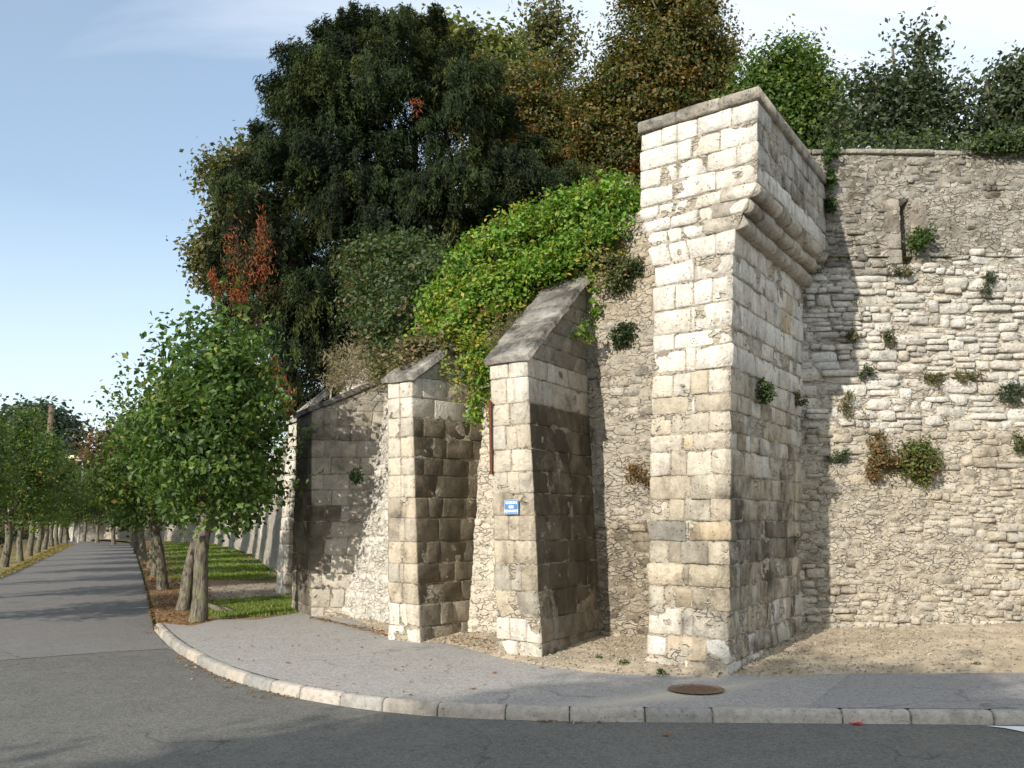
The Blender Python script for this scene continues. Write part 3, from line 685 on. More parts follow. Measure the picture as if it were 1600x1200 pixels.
for (x0, x1) in [(3.2, 4.05), (4.06, 4.5), (4.51, 5.18), (5.19, 5.7), (5.71, 6.3), (6.31, 7.2), (7.21, 8.3), (8.31, 9.4), (9.41, 10.4)]:
    V, F, C = block(RS, [(XR1 - x) / 9.5 for x in (x1, x1 - .02, (x0 + x1) / 2, x0 + .02, x0)], [hW + .003, hW + .015, hW + .055, hW + .066], .06 if x0 < 5.5 else .02, .6, 0, .012, .012, int(x0 * 100), .006)
    mesh_np('coping_slab', V, F, M_slab, rw, np.append(lerp(GREY, CREAM, .2), .4))
# slit surround stones
for (sx_, z0_, z1_) in [(SLX1, SLZ0, SLZ0 + .2), (SLX1, SLZ0 + .21, SLZ0 + .42), (SLX1, SLZ0 + .43, SLZ1)]:
    for sd in (-1, 1):
        x0_, x1_ = (SLX1 + .004, SLX1 + .2) if sd > 0 else (SLX0 - .2, SLX0 - .004); r_ = random.Random(int(z0_ * 100) + sd)
        w_ = r_.uniform(-.05, .06)
        if sd > 0: x1_ += w_
        else: x0_ += w_
        V, F, C = block(RS, [(XR1 - x) / 9.5 for x in (x1_, x1_ - .02, (x0_ + x1_) / 2, x0_ + .02, x0_)], [z0_, z0_ + .02, z1_ - .02, z1_], .028, .4, 0, .01, .014, r_.randrange(99), .006)
        mesh_np('jamb_stone', V, F, M_stone, rw, np.append(vary(np.array([.34, .31, .265]), r_), .46))
V, F, C = block(RS, [(XR1 - x) / 9.5 for x in (SLX1 + .18, SLX1 + .16, SLX0, SLX0 - .16, SLX0 - .18)], [SLZ1 + .004, SLZ1 + .02, SLZ1 + .09, SLZ1 + .11], .02, .4, 0, .01, .014, 5, .006)
mesh_np('lintel_stone', V, F, M_stone, rw, np.append(GREY, .4))

# ------------------------------------------------------------------ left-hand retaining wall (battered rubble)
zl = [0.0, 0.0, .16, .23, .25]
nW = [np.array([-.55, -.83])] * 5
def wl_pts(z):
    out = []
    for i, p in enumerate(W):
        nn = unit(np.array([-.575, -.818])) if i < 3 else unit(np.array([-.62, -.78]))
        b = [0, 0, .15, .25, .25][i]; out.append(p - nn * b * (z - .1))
    return out
WT = 6.2
LS = Surf([(-.1, wl_pts(-.1)), (WT, wl_pts(WT))])
# wall top over u (0..4)
tops = [(0, 6.0), (1, 5.75), (1.25, 5.35), (1.6, 5.0), (2, 4.7), (2.6, 4.55), (3.0, 4.45), (4, 4.3)]
def wtop(u): return float(np.interp(u, [t[0] for t in tops], [t[1] for t in tops])) + .06 * math.sin(u * 23) + .04 * math.sin(u * 57 + 1)
lw = tag(empty('retaining_wall', (0, 13.3, 0)), 'leaning rubble wall with creepers on top, running left between the buttresses', 'wall')
def lw_tone(u, v, n):
    if u < 1.70:
        c = lerp(CREAM, GREY, .35 + .3 * n); st = .36
        if v < 1.6: st = .52; c = lerp(c, TAN, .6)
        if v > 4.2: c = lerp(CREAM, TAN, .6)
    elif u < 2.06: c = PLASTER; st = .05
    else: c = lerp(WHITE, CREAM, .15); st = .16  # rubble whitened in colour so that it reads as sunlit
    return c, st
def lw_col(u, v, rng): c, st = lw_tone(u, v, rng.uniform(-1, 1)); return np.append(vary(c, rng, .13), st + rng.uniform(-.1, .12))
rubble(LS, 0.98, 4.0, .0, wtop, lw_col, lw, 33, hs=(.09, .17), asp=(1.0, 2.2), proud=(-.022, .016), mat=M_rubble, drop=.16, wav=.03)
def lwc(X, U, V):
    n = fbm(X, 1.3, 4, 41); out = np.zeros((len(X), 4))
    for i in range(len(X)):
        c, st = lw_tone(U[i], X[i, 2], n[i]); out[i, :3] = lerp(c, TAN, .15) * (1 + .12 * n[i]); out[i, 3] = st
    return out
grid_part('mortar_face', LS, 0, 4, -.1, wtop, 0, 150, lambda p: .0 + .022 * fbm(p, 5.5, 5, 13, .55) + .02 * fbm(p, 1.4, 2, 18), M_mortar, lw, lwc, back=.5, ubreaks=[.9] + list(np.linspace(.95, 4, 230)))

# ------------------------------------------------------------------ buttresses
def wall_hit(C, px, z):
    """point of the battered wall face at height z that shows in column px"""
    q = wl_pts(z)
    for i in range(len(q) - 1):
        k = (px - 800) / FPX * (math.cos(PITCH) + (z - EYE) / 13.5 * math.sin(PITCH)); d = q[i + 1] - q[i]
        den = d[0] - k * d[1]
        t = (k * q[i][1] - q[i][0]) / den
        if -1e-6 <= t <= 1 + 1e-6: return q[i] + d * t
    return q[-1]
def buttress(label, Cb, flb, rrb, ct, flt, rrt, ytop, ygab, seed, colf, slabs, dirF=(-.79, .61), courses_h=(.24, .31), left_deep=1.5, gx=None, gl=None):
    dF = unit(dirF); C0 = G(*Cb, .1)[:2]; Yt = C0[1] + .08; zt = zat(ytop, Yt)
    C1 = np.array([P(ct, ytop, Yt)[0], Yt])
    L0 = along(C0, dF, flb); L1 = along(C1, dF, flt, zt); R0 = wall_hit(C0, rrb, .1); R1 = wall_hit(C1, rrt, zt)
    zg = zat(ygab, R1[1] - .1)
    nin = unit(R1 - C1)
    R2 = wall_hit(C1, rrt, zg); C2 = R2 - nin * .02; L2 = C2 + (L1 - C1)
    lb0 = L0 + unit(R0 - C0) * left_deep; lb1 = L1 + nin * left_deep; lb2 = L2 + nin * .6
    ins = unit(R1 - C1) * .25
    S = Surf([(-.1, [R0 + ins, C0, L0, lb0]), (1.0, [lerp(R0, R1, .15) + ins, lerp(C0, C1, .35), lerp(L0, L1, .35), lb0]), (zt, [R1 + ins, C1, L1, lb1]), (zg, [R2 + ins, C2, L2, lb2]), (zg + .3, [R2 + ins, C2, L2, lb2])])
    b = tag(empty('buttress', (*C0, 0)), label, 'buttress')
    r = random.Random(seed); cs = hs_list(r, .0, zt - .0, *courses_h)
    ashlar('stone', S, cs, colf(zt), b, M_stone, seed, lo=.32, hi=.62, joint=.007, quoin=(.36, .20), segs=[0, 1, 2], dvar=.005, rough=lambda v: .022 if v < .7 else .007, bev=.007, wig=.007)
    g = hs_list(r, zt, zg - .05, .22, .27)
    SR = Surf([(k, [p for p in S.pts(k)[0][:2]]) for k in (zt, zg)])
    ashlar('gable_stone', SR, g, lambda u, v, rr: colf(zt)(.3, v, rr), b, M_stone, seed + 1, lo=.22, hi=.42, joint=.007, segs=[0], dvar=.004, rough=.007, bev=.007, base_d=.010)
    grid_part('mortar_core', S, 0, 3, -.05, zg - .02, 0, 120, lambda p: .002 + .011 * fbm(p, 7, 4, 5), M_mortar, b, mort(lerp(TAN, CREAM, .35), .42), closed=False, ubreaks=ubreaks_for(S, .04, 1.5))
    # weathering slabs up the slope
    F_ = unit(L1 - C1); nrm = np.cross(np.append(F_, 0), np.append(C2 - C1, zg - zt)); nrm = nrm / np.linalg.norm(nrm)
    if nrm[2] < 0: nrm = -nrm
    o0 = np.append(C1, zt); up = np.append(C2 - C1, zg - zt); up = up / np.linalg.norm(up); Ls = float(np.linalg.norm(np.append(C2 - C1, zg - zt))); fw = np.append(F_, 0); wF = float(np.linalg.norm(L1 - C1))
    ns = slabs; t = -.07
    for i in range(ns):
        hh = (Ls + .12) / ns; e = .012
        t0, t1 = t, t + hh - .006; x0, x1 = -.07, wF + .07
        V = []
        for (tk) in (t0, t0 + .03, (t0 + t1) / 2, t1 - .01, t1):
            for (xk) in (x0, x0 + .03, x0 + (x1 - x0) * .35, x0 + (x1 - x0) * .7, x1 - .03, x1):
                edge = (tk in (t0, t1)) or (xk in (x0, x1))
                th = .058 - .014 * (tk - t0) / hh - (.014 if edge else 0) + r.uniform(-.009, .009)
                V.append(o0 + up * (tk + r.uniform(-.006, .006)) + fw * (xk + r.uniform(-.014, .014)) + nrm * th)
        m = 6; F = [(a * m + c, a * m + c + 1, (a + 1) * m + c + 1, (a + 1) * m + c) for a in range(4) for c in range(m - 1)]
        ring = [c for c in range(m)] + [a * m + m - 1 for a in range(1, 5)] + [4 * m + c for c in range(m - 2, -1, -1)] + [a * m for a in range(3, 0, -1)]
        n0 = len(V); V += [V[k] - nrm * .07 for k in ring]
        F += [(ring[(k + 1) % len(ring)], ring[k], n0 + k, n0 + (k + 1) % len(ring)) for k in range(len(ring))]
        F += [tuple(n0 + k for k in range(len(ring)))]
        mesh_np('weathering_slab', V, F, M_slab, b, np.append(vary(lerp(GREY, WHITE, .3), r, .12), .58)); t += hh - r.uniform(0, .012)
    return b, S, zt, zg, C1, L1
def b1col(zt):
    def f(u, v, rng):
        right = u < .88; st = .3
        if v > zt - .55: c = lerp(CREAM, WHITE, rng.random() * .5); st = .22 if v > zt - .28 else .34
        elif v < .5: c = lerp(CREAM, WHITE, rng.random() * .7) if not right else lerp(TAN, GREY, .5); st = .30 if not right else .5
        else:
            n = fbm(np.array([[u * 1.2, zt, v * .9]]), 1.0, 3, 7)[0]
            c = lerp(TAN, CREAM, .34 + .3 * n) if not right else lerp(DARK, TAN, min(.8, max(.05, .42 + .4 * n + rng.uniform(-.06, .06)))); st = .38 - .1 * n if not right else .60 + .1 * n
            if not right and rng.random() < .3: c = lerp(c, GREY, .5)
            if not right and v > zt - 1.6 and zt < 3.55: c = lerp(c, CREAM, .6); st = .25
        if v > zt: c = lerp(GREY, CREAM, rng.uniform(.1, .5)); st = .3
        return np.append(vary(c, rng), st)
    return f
def b3col(zt):
    def f(u, v, rng):
        right = u < .9; c = lerp(CREAM, GREY, rng.uniform(.45, .7)) if right else lerp(DARK, GREY, .6); st = .34 if right else .6  # stones greyed and left face darkened for the tree's shade, besides dirt
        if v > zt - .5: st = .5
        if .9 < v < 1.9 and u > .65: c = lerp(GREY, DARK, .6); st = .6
        return np.append(vary(c, rng), st)
    return f
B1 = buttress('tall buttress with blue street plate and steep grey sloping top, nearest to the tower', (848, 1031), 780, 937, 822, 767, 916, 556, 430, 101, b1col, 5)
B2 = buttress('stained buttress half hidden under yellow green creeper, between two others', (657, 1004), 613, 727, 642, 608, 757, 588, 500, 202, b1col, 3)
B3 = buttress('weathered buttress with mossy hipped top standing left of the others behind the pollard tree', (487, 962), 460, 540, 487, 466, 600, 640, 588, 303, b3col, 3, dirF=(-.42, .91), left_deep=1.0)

# street plate on the first buttress
b1, S1, z1t, z1g, C1, L1 = B1
def on_front(S, px, py):
    """point on the front segment (u in 1..2) showing at pixel"""
    best = None
    for u in np.linspace(1, 2, 60):
        for v in np.linspace(.1, S.v[-2], 160): pass
    return best
def front_uv(S, px, py, seg=1):
    U, V = np.meshgrid(np.linspace(seg, seg + 1, 80), np.linspace(.05, 6, 400)); p = S(U, V, 0.0); r = p - [0, 0, EYE]
    cz = r[:, 1] * math.cos(PITCH) + r[:, 2] * math.sin(PITCH); cyy = -r[:, 1] * math.sin(PITCH) + r[:, 2] * math.cos(PITCH)
    X = 800 + FPX * r[:, 0] / cz; Y = 600 - FPX * cyy / cz; k = int(np.argmin((X - px) ** 2 + (Y - py) ** 2)); return U.ravel()[k], V.ravel()[k], p[k]
def box(V, F, c, ax, ay, az, sx, sy, sz):
    n = len(V)
    for k in range(8): V.append(np.array(c) + np.array(ax) * (sx if k & 1 else -sx) + np.array(ay) * (sy if k & 2 else -sy) + np.array(az) * (sz if k & 4 else -sz))
    F += [tuple(n + i for i in f) for f in ((0, 2, 3, 1), (4, 5, 7, 6), (0, 1, 5, 4), (2, 6, 7, 3), (0, 4, 6, 2), (1, 3, 7, 5))]
us_, vs_, ps_ = front_uv(S1, 803, 792)
q = S1.pts(vs_)[0]; tx = unit(q[1] - q[2]); nrm = np.array([-unit(q[2] - q[1])[1], unit(q[2] - q[1])[0]])
ax = np.append(tx, 0); nz_ = np.append(nrm, 0); cs_ = ps_ + nz_ * .045
pl = tag(empty('street_sign', cs_), 'small blue enamel street plate with white lettering, fixed to the buttress', 'street sign')
V, F = [], []; box(V, F, cs_, ax, (0, 0, 1), nz_, .100, .082, .004); mesh_np('plate', V, F, M_blue, pl, smooth=False)
rot = Vector(ax).to_track_quat('X', 'Z').to_matrix()
from mathutils import Matrix
Mt = Matrix((ax, (0, 0, 1), nz_)).transposed().to_4x4()
for (txt, dz, sz) in (('CHEMIN', .048, .038), ('DES', .0, .036), ('REMPARTS', -.048, .036)):
    cu = bpy.data.curves.new('lettering', 'FONT'); cu.body = txt; cu.size = sz * 1.15; cu.align_x = 'CENTER'; cu.align_y = 'CENTER'; cu.extrude = .0008; cu.offset = .0012
    tmp = bpy.data.objects.new('tmp_text', cu); COL.objects.link(tmp); dg = bpy.context.evaluated_depsgraph_get()
    me = bpy.data.meshes.new_from_object(tmp.evaluated_get(dg)); bpy.data.objects.remove(tmp); bpy.data.curves.remove(cu)
    me.materials.clear(); me.materials.append(M_white); o = bpy.data.objects.new('lettering', me); COL.objects.link(o); o.parent = pl
    Ms = Mt.copy(); Ms.translation = Vector(nz_ * .006 + np.array([0, 0, dz])); o.matrix_local = Ms
V, F = [], []
for (x_, z_, sx_, sz_) in ((0, .079, .098, .001), (0, -.079, .098, .001), (.097, 0, .001, .08), (-.097, 0, .001, .08)): box(V, F, cs_ + ax * x_ + np.array([0, 0, z_]), ax, (0, 0, 1), nz_, sx_, sz_, .0052)
mesh_np('border', V, F, M_white, pl, smooth=False)
# rusty iron strap hanging at the edge of the first buttress
u_, v_, pa = front_uv(S1, 772, 632); u_, v_, pb = front_uv(S1, 774, 738); V, F = [], []
pa = pa + nz_ * .05 - ax * .02; pb = pb + nz_ * .04 - ax * .03; d_ = unit(pb - pa); box(V, F, (pa + pb) / 2, ax, d_, nz_, .016, np.linalg.norm(pb - pa) / 2, .008)
box(V, F, pa, ax, d_, nz_, .025, .03, .012); box(V, F, pb, ax, d_, nz_, .022, .02, .014)
tag(mesh_np('iron_strap', V, F, M_rust, smooth=False), 'long thin rusty iron bar fixed upright along the left edge of the buttress', 'iron bar')

# ------------------------------------------------------------------ far wall and its buttresses beside the avenue
FW = [np.array(p, float) for p in [(-3.7, 17.6), (-4.6, 22.0), (-7.6, 30.5), (-11.2, 42), (-18.5, 60), (-26, 71), (-42, 84), (-70, 95)]]
FS = Surf([(-.1, FW), (4.4, [p + np.array([.35, .2]) for p in FW])])
fw = tag(empty('garden_wall', (-11, 42, 0)), 'pale old stone wall running away behind the avenue of pollard trees', 'wall')
def fwc(X, U, V):
    n = fbm(X, .8, 5, 51); c = lerp(CREAM, GREY, .4) * (1 + .2 * n[:, None]); return np.column_stack([c, .3 + .1 * n])
grid_part('wall_face', FS, 0, 7, -.1, lambda u: 4.2 - .2 * math.sin(u * 3), 0, 60, lambda p: .03 * fbm(p, 2.5, 4, 53), M_mortar, fw, fwc, back=.5, ubreaks=list(np.linspace(0, 7, 400)))
def small_buttress(c, t, w, d, h, seed, label, blocks=False):
    """plain battered buttress with a sloping cap, on the avenue side of the far wall"""
    n = np.array([-t[1], t[0]]); r = random.Random(seed)
    o = tag(empty('buttress', (*c, 0)), label, 'buttress', 'far buttresses along the garden wall')
    a, b_ = c + t * w / 2, c - t * w / 2
    R0, A_, L_, Lb = b_ - n * .3, b_ + n * d, a + n * d, a - n * .3
    S = Surf([(-.1, [R0, A_, L_, Lb]), (h, [R0, A_ - n * .18, L_ - n * .18, Lb]), (h + .9, [R0, b_ + n * .05, a + n * .05, Lb])])
    if blocks: ashlar('stone', S, hs_list(r, 0, h, .26, .34), lambda u, v, rr: np.append(vary(lerp(WHITE, CREAM, rr.random()) if (1 < u < 2) else lerp(CREAM, GREY, .4), rr), .25), o, M_stone, seed, lo=.3, hi=.6, joint=.012, segs=[0, 1, 2])  # avenue face whiter, sides greyer: sun and shade put into the stone colour
    grid_part('masonry', S, 0, 3, -.05, h, 0, 30, lambda p: -.012 + .012 * fbm(p, 6, 3, 5), M_mortar, o, mort(lerp(WHITE, CREAM, .3), .2), closed=False, ubreaks=ubreaks_for(S, .12, 1.5))
    q = S.pts(h)[0]; q2 = S.pts(h + .9)[0]; tp = [(*(q[1] + n * .06 - t * .05), h), (*(q[2] + n * .06 + t * .05), h), (*q2[2], h + .9), (*q2[1], h + .9)]
    tp = tp + [(x, y, z + .1) for (x, y, z) in tp]
    mesh_np('cap_slab', tp, [(0, 1, 2, 3)[::-1], (4, 5, 6, 7), (0, 1, 5, 4), (1, 2, 6, 5), (2, 3, 7, 6), (3, 0, 4, 7)], M_slab, o, np.append(lerp(GREY, WHITE, .3), .35), smooth=False)
cfar = [(444, 929, .6, .7, True), (413, 876, 1.0, .6, False), (396, 862, 1.0, .6, False)]
for k, (px, py, w, d, bl) in enumerate(cfar):
    g = G(px, py, .08)[:2]; t = unit(np.array([-.5, .866])); n = np.array([-t[1], t[0]]); c_ = g + t * w / 2 - n * (d + .5)
    small_buttress(c_, t, w, d + .5, 3.7, 400 + k, ['tall bright narrow buttress seen just right of the nearest pollard tree', 'far pale buttress in the gap right of the pollard crown, above the lawn', 'smallest pale buttress glimpsed through leaves above the lawn'][k], bl); continue
    j = min(range(len(FW) - 1), key=lambda i: np.linalg.norm((FW[i] + FW[i + 1]) / 2 - g)); t = unit(FW[j] - FW[j + 1]) * -1
    n = np.array([-t[1], t[0]]); small_buttress(g - n * d, t, w, d + .5, 3.5, 400 + k, ['tall bright narrow buttress seen just right of the nearest pollard tree', 'far pale buttress in the gap right of the pollard crown, above the lawn', 'smallest pale buttress glimpsed through leaves above the lawn'][k], bl)
for k, px in enumerate([134, 152, 163, 175, 187, 213]):
    g = G(px, 843.5 - k * .6 + (2 if k == 0 else 0), 0)[:2]; t = unit(FW[4] - FW[5]) * -1
    small_buttress(g, t, [1.1, .6, .9, .8, .8, .7][k], 1.0, 3.3, 500 + k, ['leftmost white buttress at the far bend of the road', 'thin white buttress second from left at the bend of the road', 'broad white buttress third from left at the bend of the road', 'white buttress fourth from left at the bend of the road', 'white buttress fifth from left at the bend of the road', 'rightmost white buttress at the bend, beside the pollard leaves'][k])

# ------------------------------------------------------------------ foliage tools
def leaf_quads(c, nrm, size, asp, rs, axis=None):
    n = len(c); nrm = nrm / np.maximum(np.linalg.norm(nrm, axis=1, keepdims=True), 1e-6)
    t = rs.normal(size=(n, 3)) if axis is None else axis
    t = t - nrm * (t * nrm).sum(1, keepdims=True); t /= np.maximum(np.linalg.norm(t, axis=1, keepdims=True), 1e-6); b = np.cross(nrm, t)
    s = size[:, None] * .5; V = np.stack([c - t * s, c + b * s * asp + nrm * s * .18, c + t * s, c - b * s * asp + nrm * s * .18], 1).reshape(-1, 3)
    return V, np.arange(4 * n).reshape(n, 4)
def pick(pal, n, rs):
    w = np.array([p[1] for p in pal], float); i = rs.choice(len(pal), n, p=w / w.sum()); return np.array([p[0] for p in pal])[i]
def crown_mesh(name, blobs, ncl, lpc, cr, size, pal, parent, seed, shell=(.72, 1.04), asp=.62, flat=.7, mat=None, patch=None, shoots=0, shoot_len=.6, inner=.12, kind=None, zmin=None):
    rs = np.random.RandomState(seed); bc = np.array([b[:3] for b in blobs], float); br = np.array([b[3:6] for b in blobs], float)
    w = (br[:, 0] * br[:, 2]); bi = rs.choice(len(blobs), ncl, p=w / w.sum()); d = rs.normal(size=(ncl, 3)); d /= np.linalg.norm(d, axis=1, keepdims=True)
    f = rs.uniform(*shell, ncl); k = rs.random(ncl) < inner; f[k] = rs.uniform(.2, .7, k.sum())
    lump = 1 + .24 * vnoise(d * 2.3 + bi[:, None] * 3.7, seed); c = bc[bi] + d * br[bi] * (f * lump)[:, None]
    cc = np.repeat(c, lpc, 0) + rs.normal(size=(ncl * lpc, 3)) * np.array([cr, cr, cr * flat]); dn = np.repeat(d, lpc, 0)
    nn = dn * .55 + np.array([0, 0, .45]) + rs.normal(size=cc.shape) * .55
    clc = pick(pal, ncl, rs); col = np.repeat(clc, lpc, 0); sw = rs.random(len(cc)) < .35; col[sw] = pick(pal, sw.sum(), rs)
    if shoots:
        si = rs.choice(len(blobs), shoots, p=w / w.sum()); sd = rs.normal(size=(shoots, 3)); sd[:, 2] = np.abs(sd[:, 2]) * .8 + .05; sd /= np.linalg.norm(sd, axis=1, keepdims=True)
        st = bc[si] + sd * br[si] * .92; L = rs.uniform(.4, 1, shoots) * shoot_len; m = 12; ts = np.linspace(0, 1, m)
        dirs = sd + np.array([0, 0, .45]); dirs /= np.linalg.norm(dirs, axis=1, keepdims=True)
        p = st[:, None] + dirs[:, None] * (L[:, None] * ts)[:, :, None]; p = p.reshape(-1, 3) + rs.normal(size=(shoots * m, 3)) * size * .45; p[:, 2] -= (np.tile(ts, shoots) ** 2) * .1 * shoot_len
        cc = np.vstack([cc, p]); nn = np.vstack([nn, rs.normal(size=p.shape) + [0, 0, .5]]); col = np.vstack([col, pick(pal, len(p), rs)])
    if patch: col = patch(cc, col, rs)
    col = col * rs.uniform(.75, 1.25, (len(cc), 1))
    if zmin is not None: m_ = cc[:, 2] > zmin; cc, nn, col = cc[m_], nn[m_], col[m_]
    V, F = leaf_quads(cc, nn, size * rs.uniform(.65, 1.25, len(cc)), asp, rs)
    o = mesh_np(name, V, F, mat or M_leaf, parent, np.repeat(col, 4, 0), smooth=False)
    if kind: o['kind'] = kind
    return o
def tube(paths, name, mat, parent, nseg=9, rough=.0, flare=0, col=None):
    V = []; F = []
    for (pts, rad) in paths:
        pts = np.array(pts, float); n = len(pts); base = len(V)
        for i in range(n):
            t = unit(pts[min(i + 1, n - 1)] - pts[max(i - 1, 0)]); a = unit(np.cross(t, [0.3, 1, .1])); b = np.cross(t, a)
            for k in range(nseg):
                an = 2 * math.pi * k / nseg; r = rad[i] * (1 + rough * float(vnoise(np.array([[k * 1.3, i * .8, pts[0][0]]]), 3)[0])); V.append(pts[i] + (a * math.cos(an) + b * math.sin(an)) * r)
        F += [(base + i * nseg + k, base + i * nseg + (k + 1) % nseg, base + (i + 1) * nseg + (k + 1) % nseg, base + (i + 1) * nseg + k) for i in range(n - 1) for k in range(nseg)]
        F.append(tuple(base + (n - 1) * nseg + k for k in range(nseg)))
    return mesh_np(name, V, F, mat, parent)
def trunk(base, h, r, parent, seed, lean=(0, 0), limbs=5, spread=.9, rise=1.2, n=11):
    rs = random.Random(seed); pts = []; rad = []
    for i in range(9):
        t = i / 8; pts.append((base[0] + lean[0] * t + .04 * math.sin(t * 5 + seed), base[1] + lean[1] * t, base[2] - .05 + (h + .05) * t)); rad.append(r * (1.35 - 1.1 * t if t < .12 else 1.0 + .25 * (1 - t) ** 6 - .14 * t) * (1.18 if t > .9 else 1))
    P_ = [(pts, rad)]; top = np.array(pts[-1])
    for k in range(limbs):
        a = k * 2 * math.pi / limbs + rs.uniform(-.3, .3); q = [top + np.array([0, 0, -.1])]
        for s_ in (.33, .66, 1): q.append(top + np.array([math.cos(a) * spread * s_, math.sin(a) * spread * s_, rise * s_ ** 1.3 * rs.uniform(.8, 1.2)]))
        P_.append((q, [r * .5, r * .36, r * .22, r * .08]))
    o = tube(P_, 'trunk', M_bark, parent, n, .12); return o

# palettes (real leaf albedos)
LIME = [((.055, .105, .020), 5), ((.075, .135, .028), 4), ((.11, .175, .04), 2), ((.18, .19, .045), .8), ((.035, .07, .016), 3)]
LIME_P = [((.06, .11, .03), 4), ((.11, .16, .05), 2), ((.045, .085, .025), 3)]
LIME_Y = [((.07, .115, .02), 4), ((.045, .08, .016), 5), ((.14, .17, .03), 1.4), ((.22, .15, .04), .3)]
YEW = [((.016, .029, .008), 5), ((.027, .042, .010), 3), ((.042, .052, .012), 1.5), ((.008, .015, .005), 3)]
DEADRED = [((.26, .065, .022), 4), ((.20, .075, .03), 3), ((.13, .06, .03), 2)]
BRONZE = [((.085, .09, .02), 5), ((.14, .105, .028), 3), ((.20, .105, .025), 1.2), ((.045, .06, .016), 4)]
OLIVE = [((.10, .105, .04), 4), ((.16, .14, .06), 3), ((.055, .07, .025), 3)]
GREEN = [((.06, .10, .02), 4), ((.04, .07, .018), 3), ((.10, .13, .03), 2)]
GREYG = [((.055, .075, .04), 4), ((.09, .11, .06), 2), ((.035, .05, .025), 3)]
VINE = [((.11, .21, .022), 6), ((.16, .26, .03), 4), ((.24, .28, .04), 1.6), ((.34, .28, .05), .7), ((.05, .11, .015), 4), ((.16, .11, .04), .5)]
IVY = [((.028, .055, .016), 4), ((.05, .085, .02), 3)]
DRY = [((.14, .12, .06), 3), ((.09, .10, .04), 4), ((.20, .15, .08), 2)]

# ------------------------------------------------------------------ pollard limes: the nearest, and the rows along the road
def lime(base, label, seed, h0=1.35, R=1.38, top=5.1, n=(420, 34), size=.105, pal=LIME, shoots=90, lean=(0, 0), group=None, r=.16, shade_lobes=()):
    t = tag(empty('lime_tree', base), label, 'tree', group)
    trunk(base, h0 + .35, r, t, seed, lean, 6, .8, 1.8)
    cx_, cy_, cz = base[0] + lean[0], base[1] + lean[1], base[2]
    zc = h0 + (top - h0) * .40
    H_ = top - h0; rj = random.Random(seed * 7); jj = lambda a: rj.uniform(-a, a)
    bl = [(cx_, cy_, cz + h0 + H_ * .33, R, R, H_ * .30), (cx_ + jj(.2), cy_ + jj(.2), cz + h0 + H_ * .55, R * .78, R * .78, H_ * .26), (cx_ + jj(.2), cy_ + jj(.2), cz + h0 + H_ * .76, R * .50, R * .50, H_ * .22)]
    for k in range(7): a = k * .9 + jj(.3); q = rj.uniform(.5, .95); bl.append((cx_ + math.cos(a) * R * q * .8, cy_ + math.sin(a) * R * q * .8, cz + h0 + H_ * rj.uniform(.2, .62), R * rj.uniform(.28, .45), R * rj.uniform(.28, .45), R * rj.uniform(.25, .4)))
    bl += [(cx_ + b_[0], cy_ + b_[1], cz + b_[2], *b_[3:]) for b_ in shade_lobes]
    crown_mesh('crown', bl, n[0], n[1], .17, size, pal, t, seed, shoots=shoots, shoot_len=.85, shell=(.6, 1.06), inner=.2)
    return t
near = G(305, 971, .08)
lime((near[0], near[1], .07), 'nearest pollard lime tree with a dense round dark green crown at the pavement corner', 1, n=(400, 36), R=1.16, lean=(.12, .05), top=4.9, shoots=230, size=.12, r=.115, shade_lobes=[(.35, -1.0, 2.9, .85, .9, 1.1), (.5, -.8, 3.7, .55, .6, .7), (.4, -.6, 2.0, .75, .7, .6)])  # crown lobes towards the viewer added to throw shade on the left buttress
def copy_tree(src, loc, rz, sc, label, group):
    o = src.copy(); COL.objects.link(o); o.location = Vector(loc); o.rotation_euler = (0, 0, rz); o.scale = (sc, sc, sc); o['label'] = label; o['group'] = group
    for ch in src.children: c = ch.copy(); COL.objects.link(c); c.parent = o
    return o
ORD = 'first second third fourth fifth sixth seventh eighth ninth tenth eleventh twelfth'.split()
RG = 'pollard limes lining the right side of the road'; LG = 'pollard limes lining the left side of the road'
s2 = G(283, 953, .08); proto_r = lime((s2[0], s2[1], .07), 'pollard lime whose leaning trunk stands directly behind the nearest one', 2, n=(300, 30), size=.12, group=RG, pal=LIME_Y, R=1.3, top=4.6, lean=(.25, .3), r=.11)
rdir = unit(G(206, 850)[:2] - G(258, 920)[:2]); p = G(258, 921, .08)[:2]
rl = ['third pollard lime from the pavement corner, its trunk clear of the pair', 'fourth pollard lime from the pavement corner on the right side of the road']
rng = random.Random(12)
for k in range(9):
    lab = rl[k] if k < 2 else ORD[k + 2] + ' pollard lime from the pavement corner, right of the road'
    copy_tree(proto_r, (p[0], p[1], .07), rng.uniform(0, 6), rng.uniform(.95, 1.05), lab, RG); p = p + rdir * 5.2
proto_l = None; lp = G(20, 885, .03)[:2]; ldir = unit(G(100, 850)[:2] - G(0, 900)[:2])
lb = lp - ldir * 15.5
for k in range(-1, 13):
    q = lb + ldir * 5.0 * k
    if k == 3:
        lab = 'leftmost visible pollard lime, its crown cut by the left edge of the picture'
    elif k == 4: lab = 'second pollard lime from the left edge, on the yellow leafy verge'
    elif k > 4: lab = ORD[k - 3] + ' pollard lime from the left picture edge, left of the road'
    else: lab = 'pollard lime beside the near part of the road, outside the left of the picture'
    off = np.array([-.9, -.2]) if k < 3 else np.array([-.2, 0])
    if proto_l is None: proto_l = lime((q[0] + off[0], q[1] + off[1], .02), lab, 5, n=(300, 30), size=.12, pal=LIME_Y, group=LG, R=1.5, top=5.2, h0=1.2, r=.12)
    else: copy_tree(proto_l, (q[0] + off[0], q[1] + off[1], .02), rng.uniform(0, 6), rng.uniform(.95, 1.08), lab, LG)
